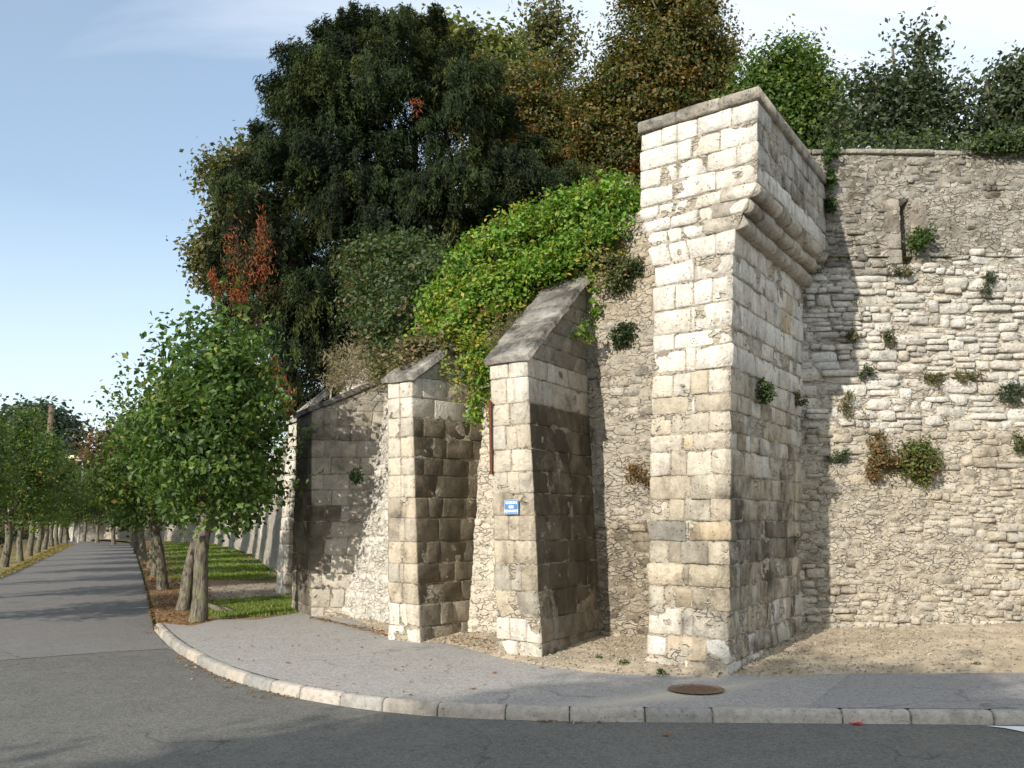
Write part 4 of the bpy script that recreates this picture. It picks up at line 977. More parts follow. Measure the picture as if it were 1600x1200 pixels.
# pollards at the far bend
pb_ = G(128, 846)[:2]
for k, (px, dd) in enumerate([(112, 66), (126, 74), (140, 70), (160, 66), (185, 62)]):
    x = (px - 800) / FPX * dd; copy_tree(proto_l, (x, dd, .02), rng.uniform(0, 6), rng.uniform(.95, 1.1), ORD[k] + ' pollard lime from the left at the far bend, before the white buttresses', 'pollard limes at the far bend')
# dark hedge behind the left row
V0 = lb + np.array([-4.5, -1]); hd = []
for k in range(26): q = V0 + ldir * 3.2 * k; hd.append((q[0], q[1], .9, 2.0, 1.4, 1.0))
hg = tag(empty('hedge', (*V0, 0)), 'dark hedge behind the trunks of the left row of trees', 'hedge')
crown_mesh('foliage', hd, 1400, 22, .28, .2, [((.022, .035, .014), 3), ((.045, .05, .02), 2), ((.07, .045, .025), 1)], hg, 77, inner=.3)

# ------------------------------------------------------------------ background trees
def pblob(x, y, rx, ry, Y, dr=None): c = P(x, y, Y); k = Y / FPX; return (c[0], c[1], c[2], rx * k, dr or min(rx, ry) * k * .9, ry * k)
def bgtree(name, label, blobs, Y, pal, seed, n, size, cr, trunkpx=None, asp=.6, shoots=0, sl=.8, inner=.12, shell=(.72, 1.04), patch=None, dr=None, gz=4.0, group=None):
    bl = [pblob(*b, Y, dr) for b in blobs]; c = np.mean([b[:2] for b in bl], 0); tx = trunkpx or blobs[0][0]; bx = P(tx, 600, Y)
    t = tag(empty(name, (bx[0], Y, gz)), label, 'tree', group)
    zt = max(b[2] for b in bl); top = (bx[0], Y, zt); Ps = [([(bx[0], Y, gz - .3), (bx[0] + .1, Y, gz + (zt - gz) * .5), top], [.2, .13, .02])]
    for b in bl: Ps.append(([(bx[0], Y, gz + (b[2] - gz) * .45), ((bx[0] + b[0]) / 2, Y + .1, (gz + b[2]) / 2 + .3), (b[0], b[1], b[2] + b[5] * .5)], [.13, .09, .03]))
    rr = random.Random(seed)
    for b in bl:
        for k in range(8):
            a = np.array([rr.gauss(0, 1), rr.gauss(0, 1), rr.gauss(0, .8) + .3]); a = a / np.linalg.norm(a); e = np.array(b[:3]) + a * np.array(b[3:]) * .95; Ps.append(([np.array(b[:3]) - [0, 0, b[5] * .4], np.array(b[:3]) + a * np.array(b[3:]) * .45, e], [.06, .04, .012]))
    tube(Ps, 'trunk', M_bark, t, 6, .1)
    crown_mesh('crown', bl, n[0], n[1], cr, size, pal, t, seed, asp=asp, shoots=shoots, shoot_len=sl, inner=inner, shell=shell, patch=patch)
    return t
bgtree('horse_chestnut', 'olive brown tree whose crown shows past the left edge of the dark yew', [(362, 290, 28, 46), (338, 410, 24, 44), (385, 255, 26, 30), (372, 370, 34, 80), (322, 400, 14, 24), (335, 265, 12, 22)], 27, OLIVE, 31, (420, 34), .17, .30, 380, group=None, shoots=60)
def bron_patch(cc, col, rs):
    n = fbm(cc, .8, 3, 91) + 0.12 * rs.normal(size=len(cc)) + np.clip((9.5 - cc[:, 2]) * .12, -.3, .35); m = n > .20; col = col.copy(); col[m] = pick([((.26, .115, .025), 3), ((.18, .105, .028), 3), ((.32, .13, .025), 1.5)], m.sum(), rs); return col
bgtree('hornbeam_tree', 'broad tree turning orange brown, between the dark yew and the taller bronze tree', [(775, 165, 80, 66), (850, 195, 76, 90), (725, 125, 50, 50), (900, 260, 70, 70), (800, 270, 90, 80), (950, 215, 60, 60)], 25, BRONZE, 32, (1050, 60), .12, .19, 800, patch=bron_patch, shell=(.55, 1.08))
bgtree('hornbeam_tree', 'tallest bronze and green tree, cut by the top edge, above the tower head', [(1050, 60, 100, 90), (1020, 150, 110, 80), (972, 130, 42, 70), (1110, 130, 50, 80), (1000, 230, 90, 60), (1050, -40, 90, 70), (930, 190, 40, 60)], 23, BRONZE, 33, (1300, 60), .11, .18, 1040, patch=bron_patch, shoots=80, shell=(.55, 1.08))
bgtree('birch_tree', 'slender see-through brownish tree behind, left of the tallest bronze tree', [(855, 40, 40, 36), (830, 70, 36, 26), (880, 80, 30, 26), (860, 110, 34, 30)], 34, OLIVE, 34, (150, 22), .2, .34, 858, inner=.3, shoots=40)
bgtree('ash_tree', 'yellow green treetop showing just above the yew foliage', [(720, 80, 60, 40), (770, 95, 60, 40), (690, 65, 40, 28)], 32, [((.13, .15, .03), 4), ((.09, .11, .03), 3), ((.2, .18, .04), 1)], 35, (260, 26), .22, .38, 730)
bgtree('field_maple', 'fresh green rounded tree behind the right side of the tower head', [(1225, 120, 62, 55), (1270, 160, 50, 50), (1200, 170, 60, 60), (1290, 205, 60, 40), (1240, 200, 70, 60)], 21, [((.075, .13, .022), 5), ((.05, .095, .02), 4), ((.14, .17, .03), 2)], 36, (800, 34), .115, .22, 1235, shoots=50, shell=(.6, 1.06))
bgtree('birch_tree', 'airy grey green tree with a thin pointed leader above the right wall', [(1400, 160, 52, 44), (1432, 120, 26, 34), (1440, 70, 12, 30), (1470, 170, 44, 40), (1360, 150, 26, 30), (1340, 200, 40, 24), (1430, 215, 80, 26)], 19, GREYG, 37, (330, 20), .13, .22, 1425, inner=.3, shoots=110, sl=1.0, gz=5.0)
bgtree('birch_tree', 'airy grey green tree leaving the picture at the upper right edge', [(1570, 165, 36, 40), (1590, 120, 34, 28), (1540, 205, 44, 26), (1620, 160, 50, 60)], 19, GREYG, 38, (260, 20), .13, .2, 1575, inner=.3, shoots=80, sl=.8, gz=5.0)
# dark low foliage band just behind the wall tops
hb = tag(empty('shrub_belt', (6, 16, 4)), 'low dark green shrubs just showing over the top of the right wall', 'shrubs')
crown_mesh('foliage', [pblob(x, 240, 34, 14, 16.5, .5) for x in range(1290, 1720, 42)], 90, 24, .14, .09, GREYG + GREEN, hb, 41, shoots=60, shoot_len=.4)
# far left
bgtree('poplar_tree', 'distant blue green tree behind the pole at the far left', [(50, 665, 34, 30), (85, 670, 26, 28), (20, 690, 30, 40), (60, 700, 60, 40)], 120, [((.045, .07, .05), 3), ((.07, .10, .07), 2), ((.03, .05, .04), 2)], 51, (420, 22), .8, 1.1, 60, gz=0, shoots=40, sl=2.5)
bgtree('copper_beech', 'distant reddish brown tree behind the bend of the road', [(172, 712, 36, 40), (200, 720, 36, 50), (150, 745, 34, 44), (190, 770, 50, 50)], 92, [((.12, .06, .035), 4), ((.17, .09, .045), 3), ((.07, .055, .025), 3)], 52, (420, 24), .5, .8, 180, gz=0)
bgtree('dark_tree', 'distant dark green tree filling the gap above the bend of the road', [(115, 745, 36, 44), (135, 770, 34, 44), (95, 760, 30, 40), (150, 800, 50, 36)], 100, [((.03, .05, .022), 4), ((.05, .075, .03), 2)], 53, (320, 24), .5, .9, 120, gz=0)
wd = empty('far_wood', (-90, 160, 0)); tag(wd, 'dark wooded slope closing the view beyond the avenue', 'wood'); 
crown_mesh('foliage', [pblob(x, 800 - 12 * math.sin(x * .05), 60, 46, 150, 6) for x in range(-220, 420, 50)], 900, 22, 1.6, 1.6, [((.03, .05, .025), 3), ((.05, .07, .03), 2)], wd, 54, kind='stuff')
wd2 = wd

# terrace behind the retaining wall (holds the yew and shrubs)
tp = [wl_pts(4.2)[i] for i in range(1, 5)]
tp = [t + unit(np.array([.57, .82])) * .35 for t in tp]
V = [(*t, 4.1) for t in tp] + [(*(t + np.array([4, 6])), 5.2) for t in tp] + [(*(t + np.array([14, 26])), 5.6) for t in tp]; n = len(tp)
V = V + [(-6, 40, 4.0), (-12, 60, 4), (-3.2, 19.5, 3.9)]
F = [(r * n + i, r * n + i + 1, (r + 1) * n + i + 1, (r + 1) * n + i) for r in range(2) for i in range(n - 1)] + [(n - 1, 3 * n + 2, 3 * n, 2 * n - 1), (2 * n - 1, 3 * n, 3 * n + 1, 3 * n - 1)]
o = mesh_np('terrace_ground', V, F, M_earth, smooth=False); o['kind'] = 'structure'
o = mesh_np('upper_terrace', [(2, 12.4, 5.1), (30, 12.4, 5.1), (60, 60, 5.6), (5, 60, 5.6)], [(0, 1, 2, 3)], M_turf, smooth=False); o['kind'] = 'structure'

# ------------------------------------------------------------------ the big yew: drooping plumes of needles
LEAD = [(575, 110, 553, 2), (590, 90, 573, 10), (650, 90, 636, 12), (668, 90, 684, 8), (615, 90, 604, 28), (540, 130, 438, 64), (530, 140, 470, 86), (510, 200, 408, 120), (500, 190, 432, 112), (470, 270, 390, 188), (460, 280, 406, 214), (540, 100, 498, 42), (550, 90, 528, 26), (690, 120, 724, 58), (440, 360, 350, 258), (430, 380, 345, 300), (740, 170, 764, 94), (520, 150, 446, 92), (560, 100, 514, 60), (430, 420, 330, 350), (420, 460, 328, 400), (430, 520, 350, 470), (760, 220, 800, 150), (470, 560, 420, 590), (480, 600, 450, 640), (500, 600, 480, 655), (800, 270, 850, 215), (850, 300, 905, 270), (460, 320, 372, 236), (500, 240, 420, 150), (450, 340, 368, 290)]
def yew(label, blobs, Y, seed, npl, dr, reds):
    bl = [pblob(b[0], b[1], b[2] * .76, b[3] * .82, Y, dr) for b in blobs]; rs = np.random.RandomState(seed)
    bx = P(640, 600, Y); t = tag(empty('yew_tree', (bx[0], Y, 4.2)), label, 'tree')
    Ps = [([(bx[0], Y, 3.8), (bx[0] + .2, Y, 7), (bx[0] - .3, Y, 11)], [.42, .32, .12])]
    for b in bl: Ps.append(([(bx[0], Y, 5 + rs.random()), ((bx[0] + b[0]) / 2, Y, (5.5 + b[2]) / 2 + .6), b[:3]], [.16, .1, .05]))
    tube(Ps, 'trunk', M_bark, t, 7, .1)
    bc = np.array([b[:3] for b in bl]); br = np.array([b[3:] for b in bl]); w = br[:, 0] * br[:, 2]; nf = npl // 9; bi = rs.choice(len(bl), nf, p=w / w.sum())
    d = rs.normal(size=(nf, 3)); d[:, 1] -= .45; d /= np.linalg.norm(d, axis=1, keepdims=True); f = rs.uniform(.25, 1.02, nf) ** .8
    lump = 1 + .22 * vnoise(d * 2.6 + bi[:, None] * 2.9, seed); o = bc[bi] + d * br[bi] * (f * lump)[:, None]
    axd = d * np.array([1, .8, .4]) + np.array([0, 0, .45]) + rs.normal(size=d.shape) * .3; fid = np.repeat(np.arange(nf), 9); npl = len(fid)
    side = rs.normal(size=(npl, 3)) * .10; o = o[fid] + side; axd = axd[fid] + side * 2.6 + rs.normal(size=(npl, 3)) * .16; d = d[fid]; axd /= np.linalg.norm(axd, axis=1, keepdims=True)
    lo_, la_ = [], []
    for (x0, y0, x1, y1) in LEAD:
        a_ = P(x0, y0, Y - .3); b_ = P(x1, y1, Y - .3); dd = (b_ - a_)
        for k in range(36): tk = k / 36; lo_.append(a_ + dd * tk * .9 + rs.normal(size=3) * (.26 * (1 - tk) + .04)); la_.append(unit(dd) + rs.normal(size=3) * .3 + [0, 0, -.05])
    o = np.vstack([o, lo_]); axd = np.vstack([axd, la_]); axd /= np.linalg.norm(axd, axis=1, keepdims=True); d = np.vstack([d, [unit(v) for v in la_]]); npl = len(o)
    L = rs.uniform(.4, .95, npl); L[-len(lo_):] *= .55; m = 105; ts = rs.random((npl, m)); p = o[:, None] + axd[:, None] * (ts * L[:, None])[:, :, None]
    p[:, :, 2] -= (ts ** 2) * L[:, None] * .45
    hang = rs.exponential(.10, (npl, m)); p[:, :, 2] -= hang; p += rs.normal(size=p.shape) * (.03 + .05 * (1 - ts))[:, :, None]
    p = p.reshape(-1, 3); ax_ = np.repeat(axd, m, 0) * .5 + np.array([0, 0, -.8]) + rs.normal(size=p.shape) * .35; nn = np.repeat(d, m, 0) + rs.normal(size=p.shape) * .6 + [0, 0, .3]
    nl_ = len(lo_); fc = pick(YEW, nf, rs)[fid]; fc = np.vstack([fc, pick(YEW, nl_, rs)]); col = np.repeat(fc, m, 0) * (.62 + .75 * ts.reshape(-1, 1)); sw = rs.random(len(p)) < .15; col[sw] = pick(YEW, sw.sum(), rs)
    # sun-bleached olive tips in places
    n = fbm(p, .7, 3, 61); k = n > .35; col[k] = col[k] * [1.9, 1.5, 1.1]
    cen = P(385, 410, yf)[[0, 2]]; dd_ = np.exp(-(((p[:, 0] - cen[0]) / .7) ** 2 + ((p[:, 2] - cen[1]) / 1.1) ** 2)); k = rs.random(len(p)) < dd_ * .5 * (fbm(p, 1.6, 3, 8) > -.1)
    col[k] = pick([((.09, .05, .02), 3), ((.15, .06, .02), 2), ((.06, .05, .018), 2)], k.sum(), rs)
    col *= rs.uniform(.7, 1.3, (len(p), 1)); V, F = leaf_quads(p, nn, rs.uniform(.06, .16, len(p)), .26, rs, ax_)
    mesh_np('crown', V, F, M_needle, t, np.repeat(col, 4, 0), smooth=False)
    # dead rusty branches
    for (pts) in reds:
        q = [];
        for (x, y, r_, Yr) in pts: c = P(x, y, Yr); q.append((c[0], c[1], c[2], r_ * Yr / FPX))
        q = np.array(q); nn_ = 300 if len(pts) != 2 or pts[0][0] != 642 else 70; i = rs.randint(0, max(1, len(q) - 1), nn_); tt = rs.random(nn_)[:, None]; pp = q[i] * (1 - tt) + q[np.minimum(i + 1, len(q) - 1)] * tt
        pos = pp[:, :3] + rs.normal(size=(nn_, 3)) * pp[:, 3:4] * [.6, .5, .7]; pos[:, 2] -= rs.exponential(.15, nn_)
        V, F = leaf_quads(pos, rs.normal(size=pos.shape) + [0, -.6, .3], rs.uniform(.06, .15, nn_), .22, rs, np.tile([0.1, 0, -1.], (nn_, 1)) + rs.normal(size=pos.shape) * .4)
        o_ = mesh_np('dead_branch', V, F, M_needle, t, np.repeat(pick(DEADRED, nn_, rs) * rs.uniform(.7, 1.2, (nn_, 1)), 4, 0), smooth=False); o_['label'] = 'rust red dead drooping branch'; o_['kind'] = 'stuff'
    return t
YY = 22.0; yf = 19.4
yew('huge dark evergreen yew with rust red dead branches, towering behind the wall',
    [(605, 165, 92, 84), (565, 110, 40, 40), (650, 118, 42, 38), (525, 180, 65, 80), (470, 270, 40, 60), (700, 195, 75, 90), (560, 300, 150, 120), (440, 410, 62, 110), (500, 480, 80, 110), (720, 320, 110, 80), (480, 570, 50, 60), (530, 540, 50, 70), (560, 450, 70, 70), (392, 360, 26, 60), (620, 420, 110, 90), (725, 375, 60, 46), (690, 350, 60, 50), (800, 285, 70, 50), (495, 130, 26, 26), (860, 318, 50, 30), (455, 210, 24, 28)], YY, 61, 3500, 2.3,
    [[(408, 320, 6, yf), (412, 380, 14, yf), (405, 410, 16, yf)], [(362, 350, 8, yf), (358, 390, 12, yf), (372, 430, 14, yf), (398, 425, 14, yf), (425, 400, 10, yf)], [(365, 445, 14, yf), (378, 465, 8, yf)], [(425, 555, 6, yf - .8), (440, 590, 10, yf - .8), (456, 625, 8, yf - .8)], [(642, 156, 5, yf), (662, 158, 5, yf)], [(330, 420, 5, yf), (345, 455, 6, yf)]])
# spiky leaders on the yew's outline: separate plumes belonging to the crown are already in the mesh

# shrub and creeper over the retaining wall
sh = tag(empty('wall_shrub', (*P(620, 450, 17.5)[:2], 4.3)), 'dark green bramble shrub on the wall top between the yew and the bright creeper', 'shrub')
crown_mesh('foliage', [pblob(x, y, rx, ry, Y, .7) for (x, y, rx, ry, Y) in [(590, 415, 46, 46, 17), (640, 405, 50, 36, 16.6), (620, 465, 50, 50, 16.0), (680, 430, 38, 40, 15.6), (600, 520, 32, 36, 15.8), (640, 505, 40, 44, 15.2), (570, 470, 26, 44, 16.8), (610, 560, 14, 20, 15.2)]], 520, 32, .14, .085, [((.045, .075, .022), 5), ((.07, .10, .03), 3), ((.13, .09, .05), 1.2), ((.03, .05, .018), 3)], sh, 71, shoots=60, shoot_len=.4)
vn = tag(empty('creeper', (*P(850, 400, 13.6)[:2], 4.8)), 'bright yellow green creeper tumbling over the wall between tower and middle buttress', 'creeper')
vb = [(960, 325, 44, 40, 12.9), (984, 335, 24, 42, 12.6), (905, 345, 56, 44, 13.1), (850, 370, 60, 50, 13.4), (795, 395, 56, 50, 13.6), (745, 435, 48, 50, 13.8), (700, 485, 36, 44, 14.1), (790, 455, 56, 44, 13.2), (850, 425, 46, 34, 12.9), (740, 505, 44, 36, 13.3), (900, 395, 46, 30, 12.7), (950, 370, 36, 24, 12.5), (705, 540, 26, 28, 13.5), (750, 555, 18, 34, 12.9), (680, 515, 24, 26, 14.2), (665, 545, 18, 22, 14.0)]
crown_mesh('foliage', [pblob(*b[:4], b[4], .5) for b in vb], 1500, 34, .10, .075, VINE, vn, 72, shell=(.62, 1.06), shoots=220, shoot_len=.35, patch=lambda c, col, rs: np.where((rs.random(len(c)) < np.clip((4.9 - c[:, 2]) * .5, 0, .45))[:, None], pick([((.30, .29, .04), 3), ((.20, .24, .04), 3), ((.36, .27, .05), 1)], len(c), rs), col))
def strands(parent, starts, seed, pal, size=.06):
    rs = np.random.RandomState(seed); C = []
    for (x, y, Y, L) in starts:
        q = P(x, y, Y); n = int(L / .028); t = np.arange(n) * .028; sw = rs.uniform(-.12, .12); C.append(q + np.stack([sw * t + .03 * np.sin(t * 9 + x), -.05 - .03 * t, -t], 1) + rs.normal(size=(n, 3)) * .022)
    C = np.vstack(C); V, F = leaf_quads(C, rs.normal(size=C.shape) * .5 + [0, -1, .4], size * rs.uniform(.5, 1.2, len(C)), .6, rs)
    mesh_np('trailing_stems', V, F, M_leaf, parent, np.repeat(pick(pal, len(C), rs) * rs.uniform(.7, 1.2, (len(C), 1)), 4, 0), smooth=False)
rsx = random.Random(5)
strands(vn, [(rsx.uniform(690, 770), rsx.uniform(520, 570), 12.95, rsx.uniform(.2, .7)) for _ in range(26)] + [(rsx.uniform(770, 860), rsx.uniform(450, 490), 12.9, rsx.uniform(.2, .5)) for _ in range(18)] + [(rsx.uniform(900, 1000), rsx.uniform(370, 400), 12.25, rsx.uniform(.15, .6)) for _ in range(30)] + [(rsx.uniform(735, 762), rsx.uniform(560, 600), 12.7, rsx.uniform(.4, .9)) for _ in range(8)], 3, [((.16, .2, .03), 3), ((.28, .26, .05), 3), ((.09, .13, .03), 2), ((.2, .13, .06), 2)])
def tuft(name, label, cat, blobs, pal, seed, n=(40, 26), size=.05, cr=.05, mat=None, dr=.12, group=None, **k):
    bl = [pblob(b[0], b[1], b[2], b[3], b[4], dr) for b in blobs]; c = bl[0]; t = tag(empty(name, c[:3]), label, cat, group)
    crown_mesh('foliage', bl, n[0], n[1], cr, size, pal, t, seed, **k); return t
tuft('creeper', 'thin trail of yellow green creeper hanging beside the upper left edge of the near buttress', 'creeper', [(750, 600, 8, 24, 12.7), (742, 645, 8, 18, 12.7), (757, 570, 8, 20, 12.7)], VINE, 81, (36, 16), .07, .06, shoots=14, shoot_len=.3)
tuft('creeper', 'strand of creeper hanging where the near buttress gable meets the wall', 'creeper', [(928, 430, 8, 30, 12.6), (930, 480, 6, 30, 12.5), (912, 520, 12, 14, 12.1), (925, 400, 14, 20, 12.7)], VINE, 82, (60, 16), .06, .05)
tuft('dry_grass_clump', 'pale dry grass and twigs on the wall top above the left buttress', 'dry grass', [(545, 572, 26, 30, 16.4), (578, 568, 22, 30, 15.9), (530, 600, 20, 12, 16.5)], [((.26, .21, .15), 3), ((.34, .29, .21), 2), ((.16, .14, .07), 2)], 83, (150, 22), .11, .10, asp=.12, dr=.4, shoots=60, shoot_len=.4)
tuft('dry_grass_clump', 'brownish weeds over the top of the middle buttress slope', 'weeds', [(628, 574, 16, 12, 13.0), (652, 552, 20, 18, 13.2), (605, 588, 12, 12, 13.6), (680, 545, 16, 16, 13.2), (600, 570, 18, 20, 14.6)], DRY, 84, (150, 20), .08, .08, dr=.3, shoots=40, shoot_len=.3)
tuft('dry_grass_clump', 'brown stems trailing on the top slope of the near buttress', 'weeds', [(785, 520, 16, 9, 12.3), (806, 500, 12, 9, 12.4), (772, 534, 9, 8, 12.1), (802, 512, 6, 6, 12.0)], DRY, 85, (70, 18), .05, .06, asp=.25, dr=.2)
tuft('wall_shrub', 'dark green and brown weeds on the broken wall top beside the tower', 'weeds', [(985, 422, 20, 14, 12.15), (965, 442, 16, 12, 12.2), (950, 412, 16, 12, 12.3)], DRY + IVY, 86, (110, 20), .05, .06, dr=.15)
tuft('wall_plant', 'round dark green tuft growing from the wall left of the tower, above the others', 'plant', [(979, 524, 20, 17, 12.25)], GREYG + IVY, 87, (70, 26), .045, .05)
tuft('wall_plant', 'dry orange brown tuft on the wall between the near buttress and the tower', 'plant', [(1001, 738, 16, 16, 12.15), (992, 750, 9, 10, 12.15), (1012, 752, 8, 10, 12.1)], [((.16, .09, .035), 4), ((.24, .14, .05), 3), ((.08, .06, .025), 2)], 88, (60, 24), .05, .045, asp=.3)
tuft('wall_plant', 'large round green tuft, the right one of a pair on the right wall', 'plant', [(1437, 712, 26, 22, 12.3), (1425, 730, 16, 16, 12.3), (1450, 732, 18, 14, 12.3), (1440, 748, 10, 10, 12.32)], [((.10, .13, .035), 4), ((.14, .17, .05), 3), ((.17, .10, .05), 3), ((.06, .07, .025), 2)], 89, (120, 26), .045, .05)
tuft('wall_plant', 'brownish narrow tuft, left of a pair on the right wall', 'plant', [(1371, 698, 11, 18, 12.3), (1376, 716, 14, 14, 12.3), (1366, 738, 8, 14, 12.3), (1395, 724, 14, 8, 12.3)], [((.16, .10, .05), 4), ((.10, .11, .035), 3), ((.22, .14, .06), 2)], 90, (80, 26), .045, .045)
tuft('wall_plant', 'small green fern growing out beside the slit window', 'plant', [(1440, 370, 14, 12, 12.3), (1432, 382, 8, 12, 12.3)], IVY + GREEN, 91, (34, 20), .05, .04, shoots=12, shoot_len=.15)
tuft('ivy', 'dark ivy creeping down the joint between tower head and right wall', 'ivy', [(1293, 245, 3, 12, 12.3), (1297, 280, 2, 20, 12.33), (1298, 320, 3, 10, 12.33), (1304, 238, 5, 4, 12.3)], IVY, 92, (70, 18), .05, .03, dr=.05)
tuft('ivy', 'green ivy and weeds draped over the wall top at the right edge', 'ivy', [(1560, 228, 30, 10, 12.4), (1590, 228, 24, 12, 12.4), (1530, 230, 18, 6, 12.4), (1630, 230, 30, 14, 12.4)], GREYG + GREEN, 93, (220, 20), .055, .07, shoots=50, shoot_len=.25)
tuft('wall_plant', 'dark tuft half way up the right flank of the tower', 'plant', [(1197, 615, 8, 12, 10.6), (1195, 600, 6, 6, 10.6)], IVY, 94, (30, 18), .04, .035, dr=.08)
tuft('wall_plant', 'small round dark plant on the far side of the left buttress', 'plant', [(557, 741, 7, 12, 15.6)], IVY, 95, (20, 18), .05, .04, dr=.08)
wp = [(1575, 612, 30, 20, 'greyish green patch of herbs near the right edge of the wall, at mid height'), (1510, 588, 24, 9, 'dark dry moss cushion on a ledge of the right wall'), (1405, 424, 20, 5, 'thin line of moss under the slit window'), (1545, 440, 9, 20, 'upright dark weeds in a crack high on the right wall'), (1330, 520, 8, 10, 'small tuft right of the tower at mid height'), (1386, 528, 7, 9, 'small tuft low left of the slit window'), (1355, 578, 9, 8, 'small yellow tuft on the right wall left of centre'), (1325, 625, 6, 22, 'brown hanging weeds close to the tower on the right wall'), (1592, 690, 12, 14, 'dark green plant at the right edge of the wall'), (1312, 715, 16, 10, 'faint brown stems on the right wall left of the tuft pair'), (1232, 845, 9, 6, 'little green weed at the inner corner of the tower'), (1250, 620, 10, 12, 'dark ferns in the corner between tower and right wall'), (1270, 418, 14, 7, 'green moss below the corbels where the tower meets the wall'), (1460, 590, 12, 8, 'olive weeds on the right wall above the tuft pair'), (1240, 430, 8, 5, 'moss line under the lowest corbel')]
for k, (x, y, rx, ry, lab) in enumerate(wp):
    Yk = YW - .05 if x > 1262 else (YW - .3 if x > 1225 else 11.6)
    rw_ = random.Random(900 + k); bb = [(x + rw_.uniform(-.8, .8) * rx, y + rw_.uniform(-.4, 1.0) * ry, rx * rw_.uniform(.25, .6), ry * rw_.uniform(.25, .6), Yk) for _ in range(5)]
    tuft('wall_plant', lab, 'plant', bb, [GREYG, DRY, IVY + DRY][k % 3], 120 + k, (12 + int(rx * ry / 16), 16), .034, .03, dr=.04, shoots=6 + int(rx / 3), shoot_len=.14)
for k, (x, y, lab) in enumerate([(1350, 640, 'thin trailing weed under the yellow tuft on the right wall'), (1478, 650, 'thin trailing weed above the large round tuft pair on the right wall'), (1340, 470, 'thin trailing weed in the tower shadow edge, level with the mossy cracks')]):
    q = P(x, y, YW - .06); t = tag(empty('wall_plant', q), lab, 'plant'); strands(t, [(x + rsx.uniform(-6, 6), y + rsx.uniform(-3, 3), YW - .05, rsx.uniform(.06, .2)) for _ in range(7)], 700 + k, DRY + IVY, .03)
# weeds on the soil
for k, (x, y) in enumerate([(937, 1028), (975, 1037), (1032, 1051), (1468, 1018), (1588, 1036), (1526, 1040)]):
    g = G(x, y, .14); t = tag(empty('weed', g), ['small green weed on the soil just right of the near buttress', 'second small weed on the soil, nearer the tower', 'tiny weed at the foot of the tower', 'tiny weed on the sandy bank below the right wall', 'weed on the sandy bank near the right edge', 'small weed low on the sandy bank at right'][k], 'weed')
    crown_mesh('leaves', [(g[0], g[1], .15, .045, .045, .02)], 8, 12, .015, .026, GREEN, t, 150 + k)

# ------------------------------------------------------------------ manhole cover, pole, lamp, leaves, litter
mc = G(1088, 1079, .1); mh = tag(empty('manhole_cover', (mc[0], mc[1], .1)), 'rusty round cast iron manhole cover in the pavement in front of the tower', 'manhole cover')
def disc(r0, r1, z, n=40): 
    V = []; 
    for k in range(n): a = 2 * math.pi * k / n; V += [(mc[0] + r0 * math.cos(a), mc[1] + r0 * math.sin(a), z), (mc[0] + r1 * math.cos(a), mc[1] + r1 * math.sin(a), z)]
    return V, [(2 * k, 2 * k + 1, (2 * k + 3) % (2 * n), (2 * k + 2) % (2 * n)) for k in range(n)]
V, F = disc(.222, .255, .116); n0 = len(V); V += [(x, y, .101) for (x, y, z) in V[:0]]; mesh_np('frame_ring', V, F, M_cover, mh, smooth=False)
V = [(mc[0] + .222 * math.cos(a), mc[1] + .222 * math.sin(a), .112) for a in np.linspace(0, 2 * math.pi, 40, endpoint=False)]; mesh_np('lid', V, [tuple(range(40))], M_cover, mh, smooth=False)
A = Acc()
for i in range(-7, 8):
    for j in range(-7, 8):
        x, y = i * .033 + (j % 2) * .016, j * .033
        if x * x + y * y < .2 ** 2: V, F = [], []; box(V, F, (mc[0] + x, mc[1] + y, .114), (.7, .7, 0), (-.7, .7, 0), (0, 0, 1), .009, .009, .004); A.add(V, F, np.array([.2, .12, .07, 0]))
A.build('tread_studs', M_cover, mh, smooth=False)
pp = P(65, 850, 75); po = tag(empty('utility_pole', (pp[0], 75, 0)), 'tall brown wooden pole rising above the left trees', 'pole')
zt = zat(635, 75); tube([([(pp[0], 75, -.2), (pp[0], 75, zt / 2), (pp[0] + .05, 75, zt)], [.24, .21, .18])], 'shaft', M_wood, po, 10); V, F = [], []
box(V, F, (pp[0] + .05, 75, zt + .02), (1, 0, 0), (0, 1, 0), (0, 0, 1), .2, .2, .04); mesh_np('cap', V, F, M_wood, po, smooth=False)
YL = 66; l0 = P(122, 850, YL); lt = P(122, 722, YL); le = P(105, 717, YL); sl_ = tag(empty('street_lamp', (l0[0], YL, 0)), 'slim street lamp with a cream head reaching over the far end of the road', 'street lamp')
tube([([(l0[0], YL, 0), (l0[0], YL, lt[2] - .3)], [.07, .05]), ([(l0[0], YL, lt[2] - .32), (l0[0] - .1, YL, lt[2] + .1), (le[0] - .3, YL, le[2] + .05)], [.045, .04, .035])], 'post', M_metal, sl_, 8)
V, F = [], []; c = np.array([P(112, 717, YL)[0], YL, le[2] + .05]); tube([([c + [-.45, 0, .0], c + [-.2, 0, .05], c + [.2, 0, .05], c + [.5, 0, .0]], [.05, .14, .16, .05])], 'lamp_head', flat_mat('lamp_cream', (.6, .5, .3)), sl_, 10)
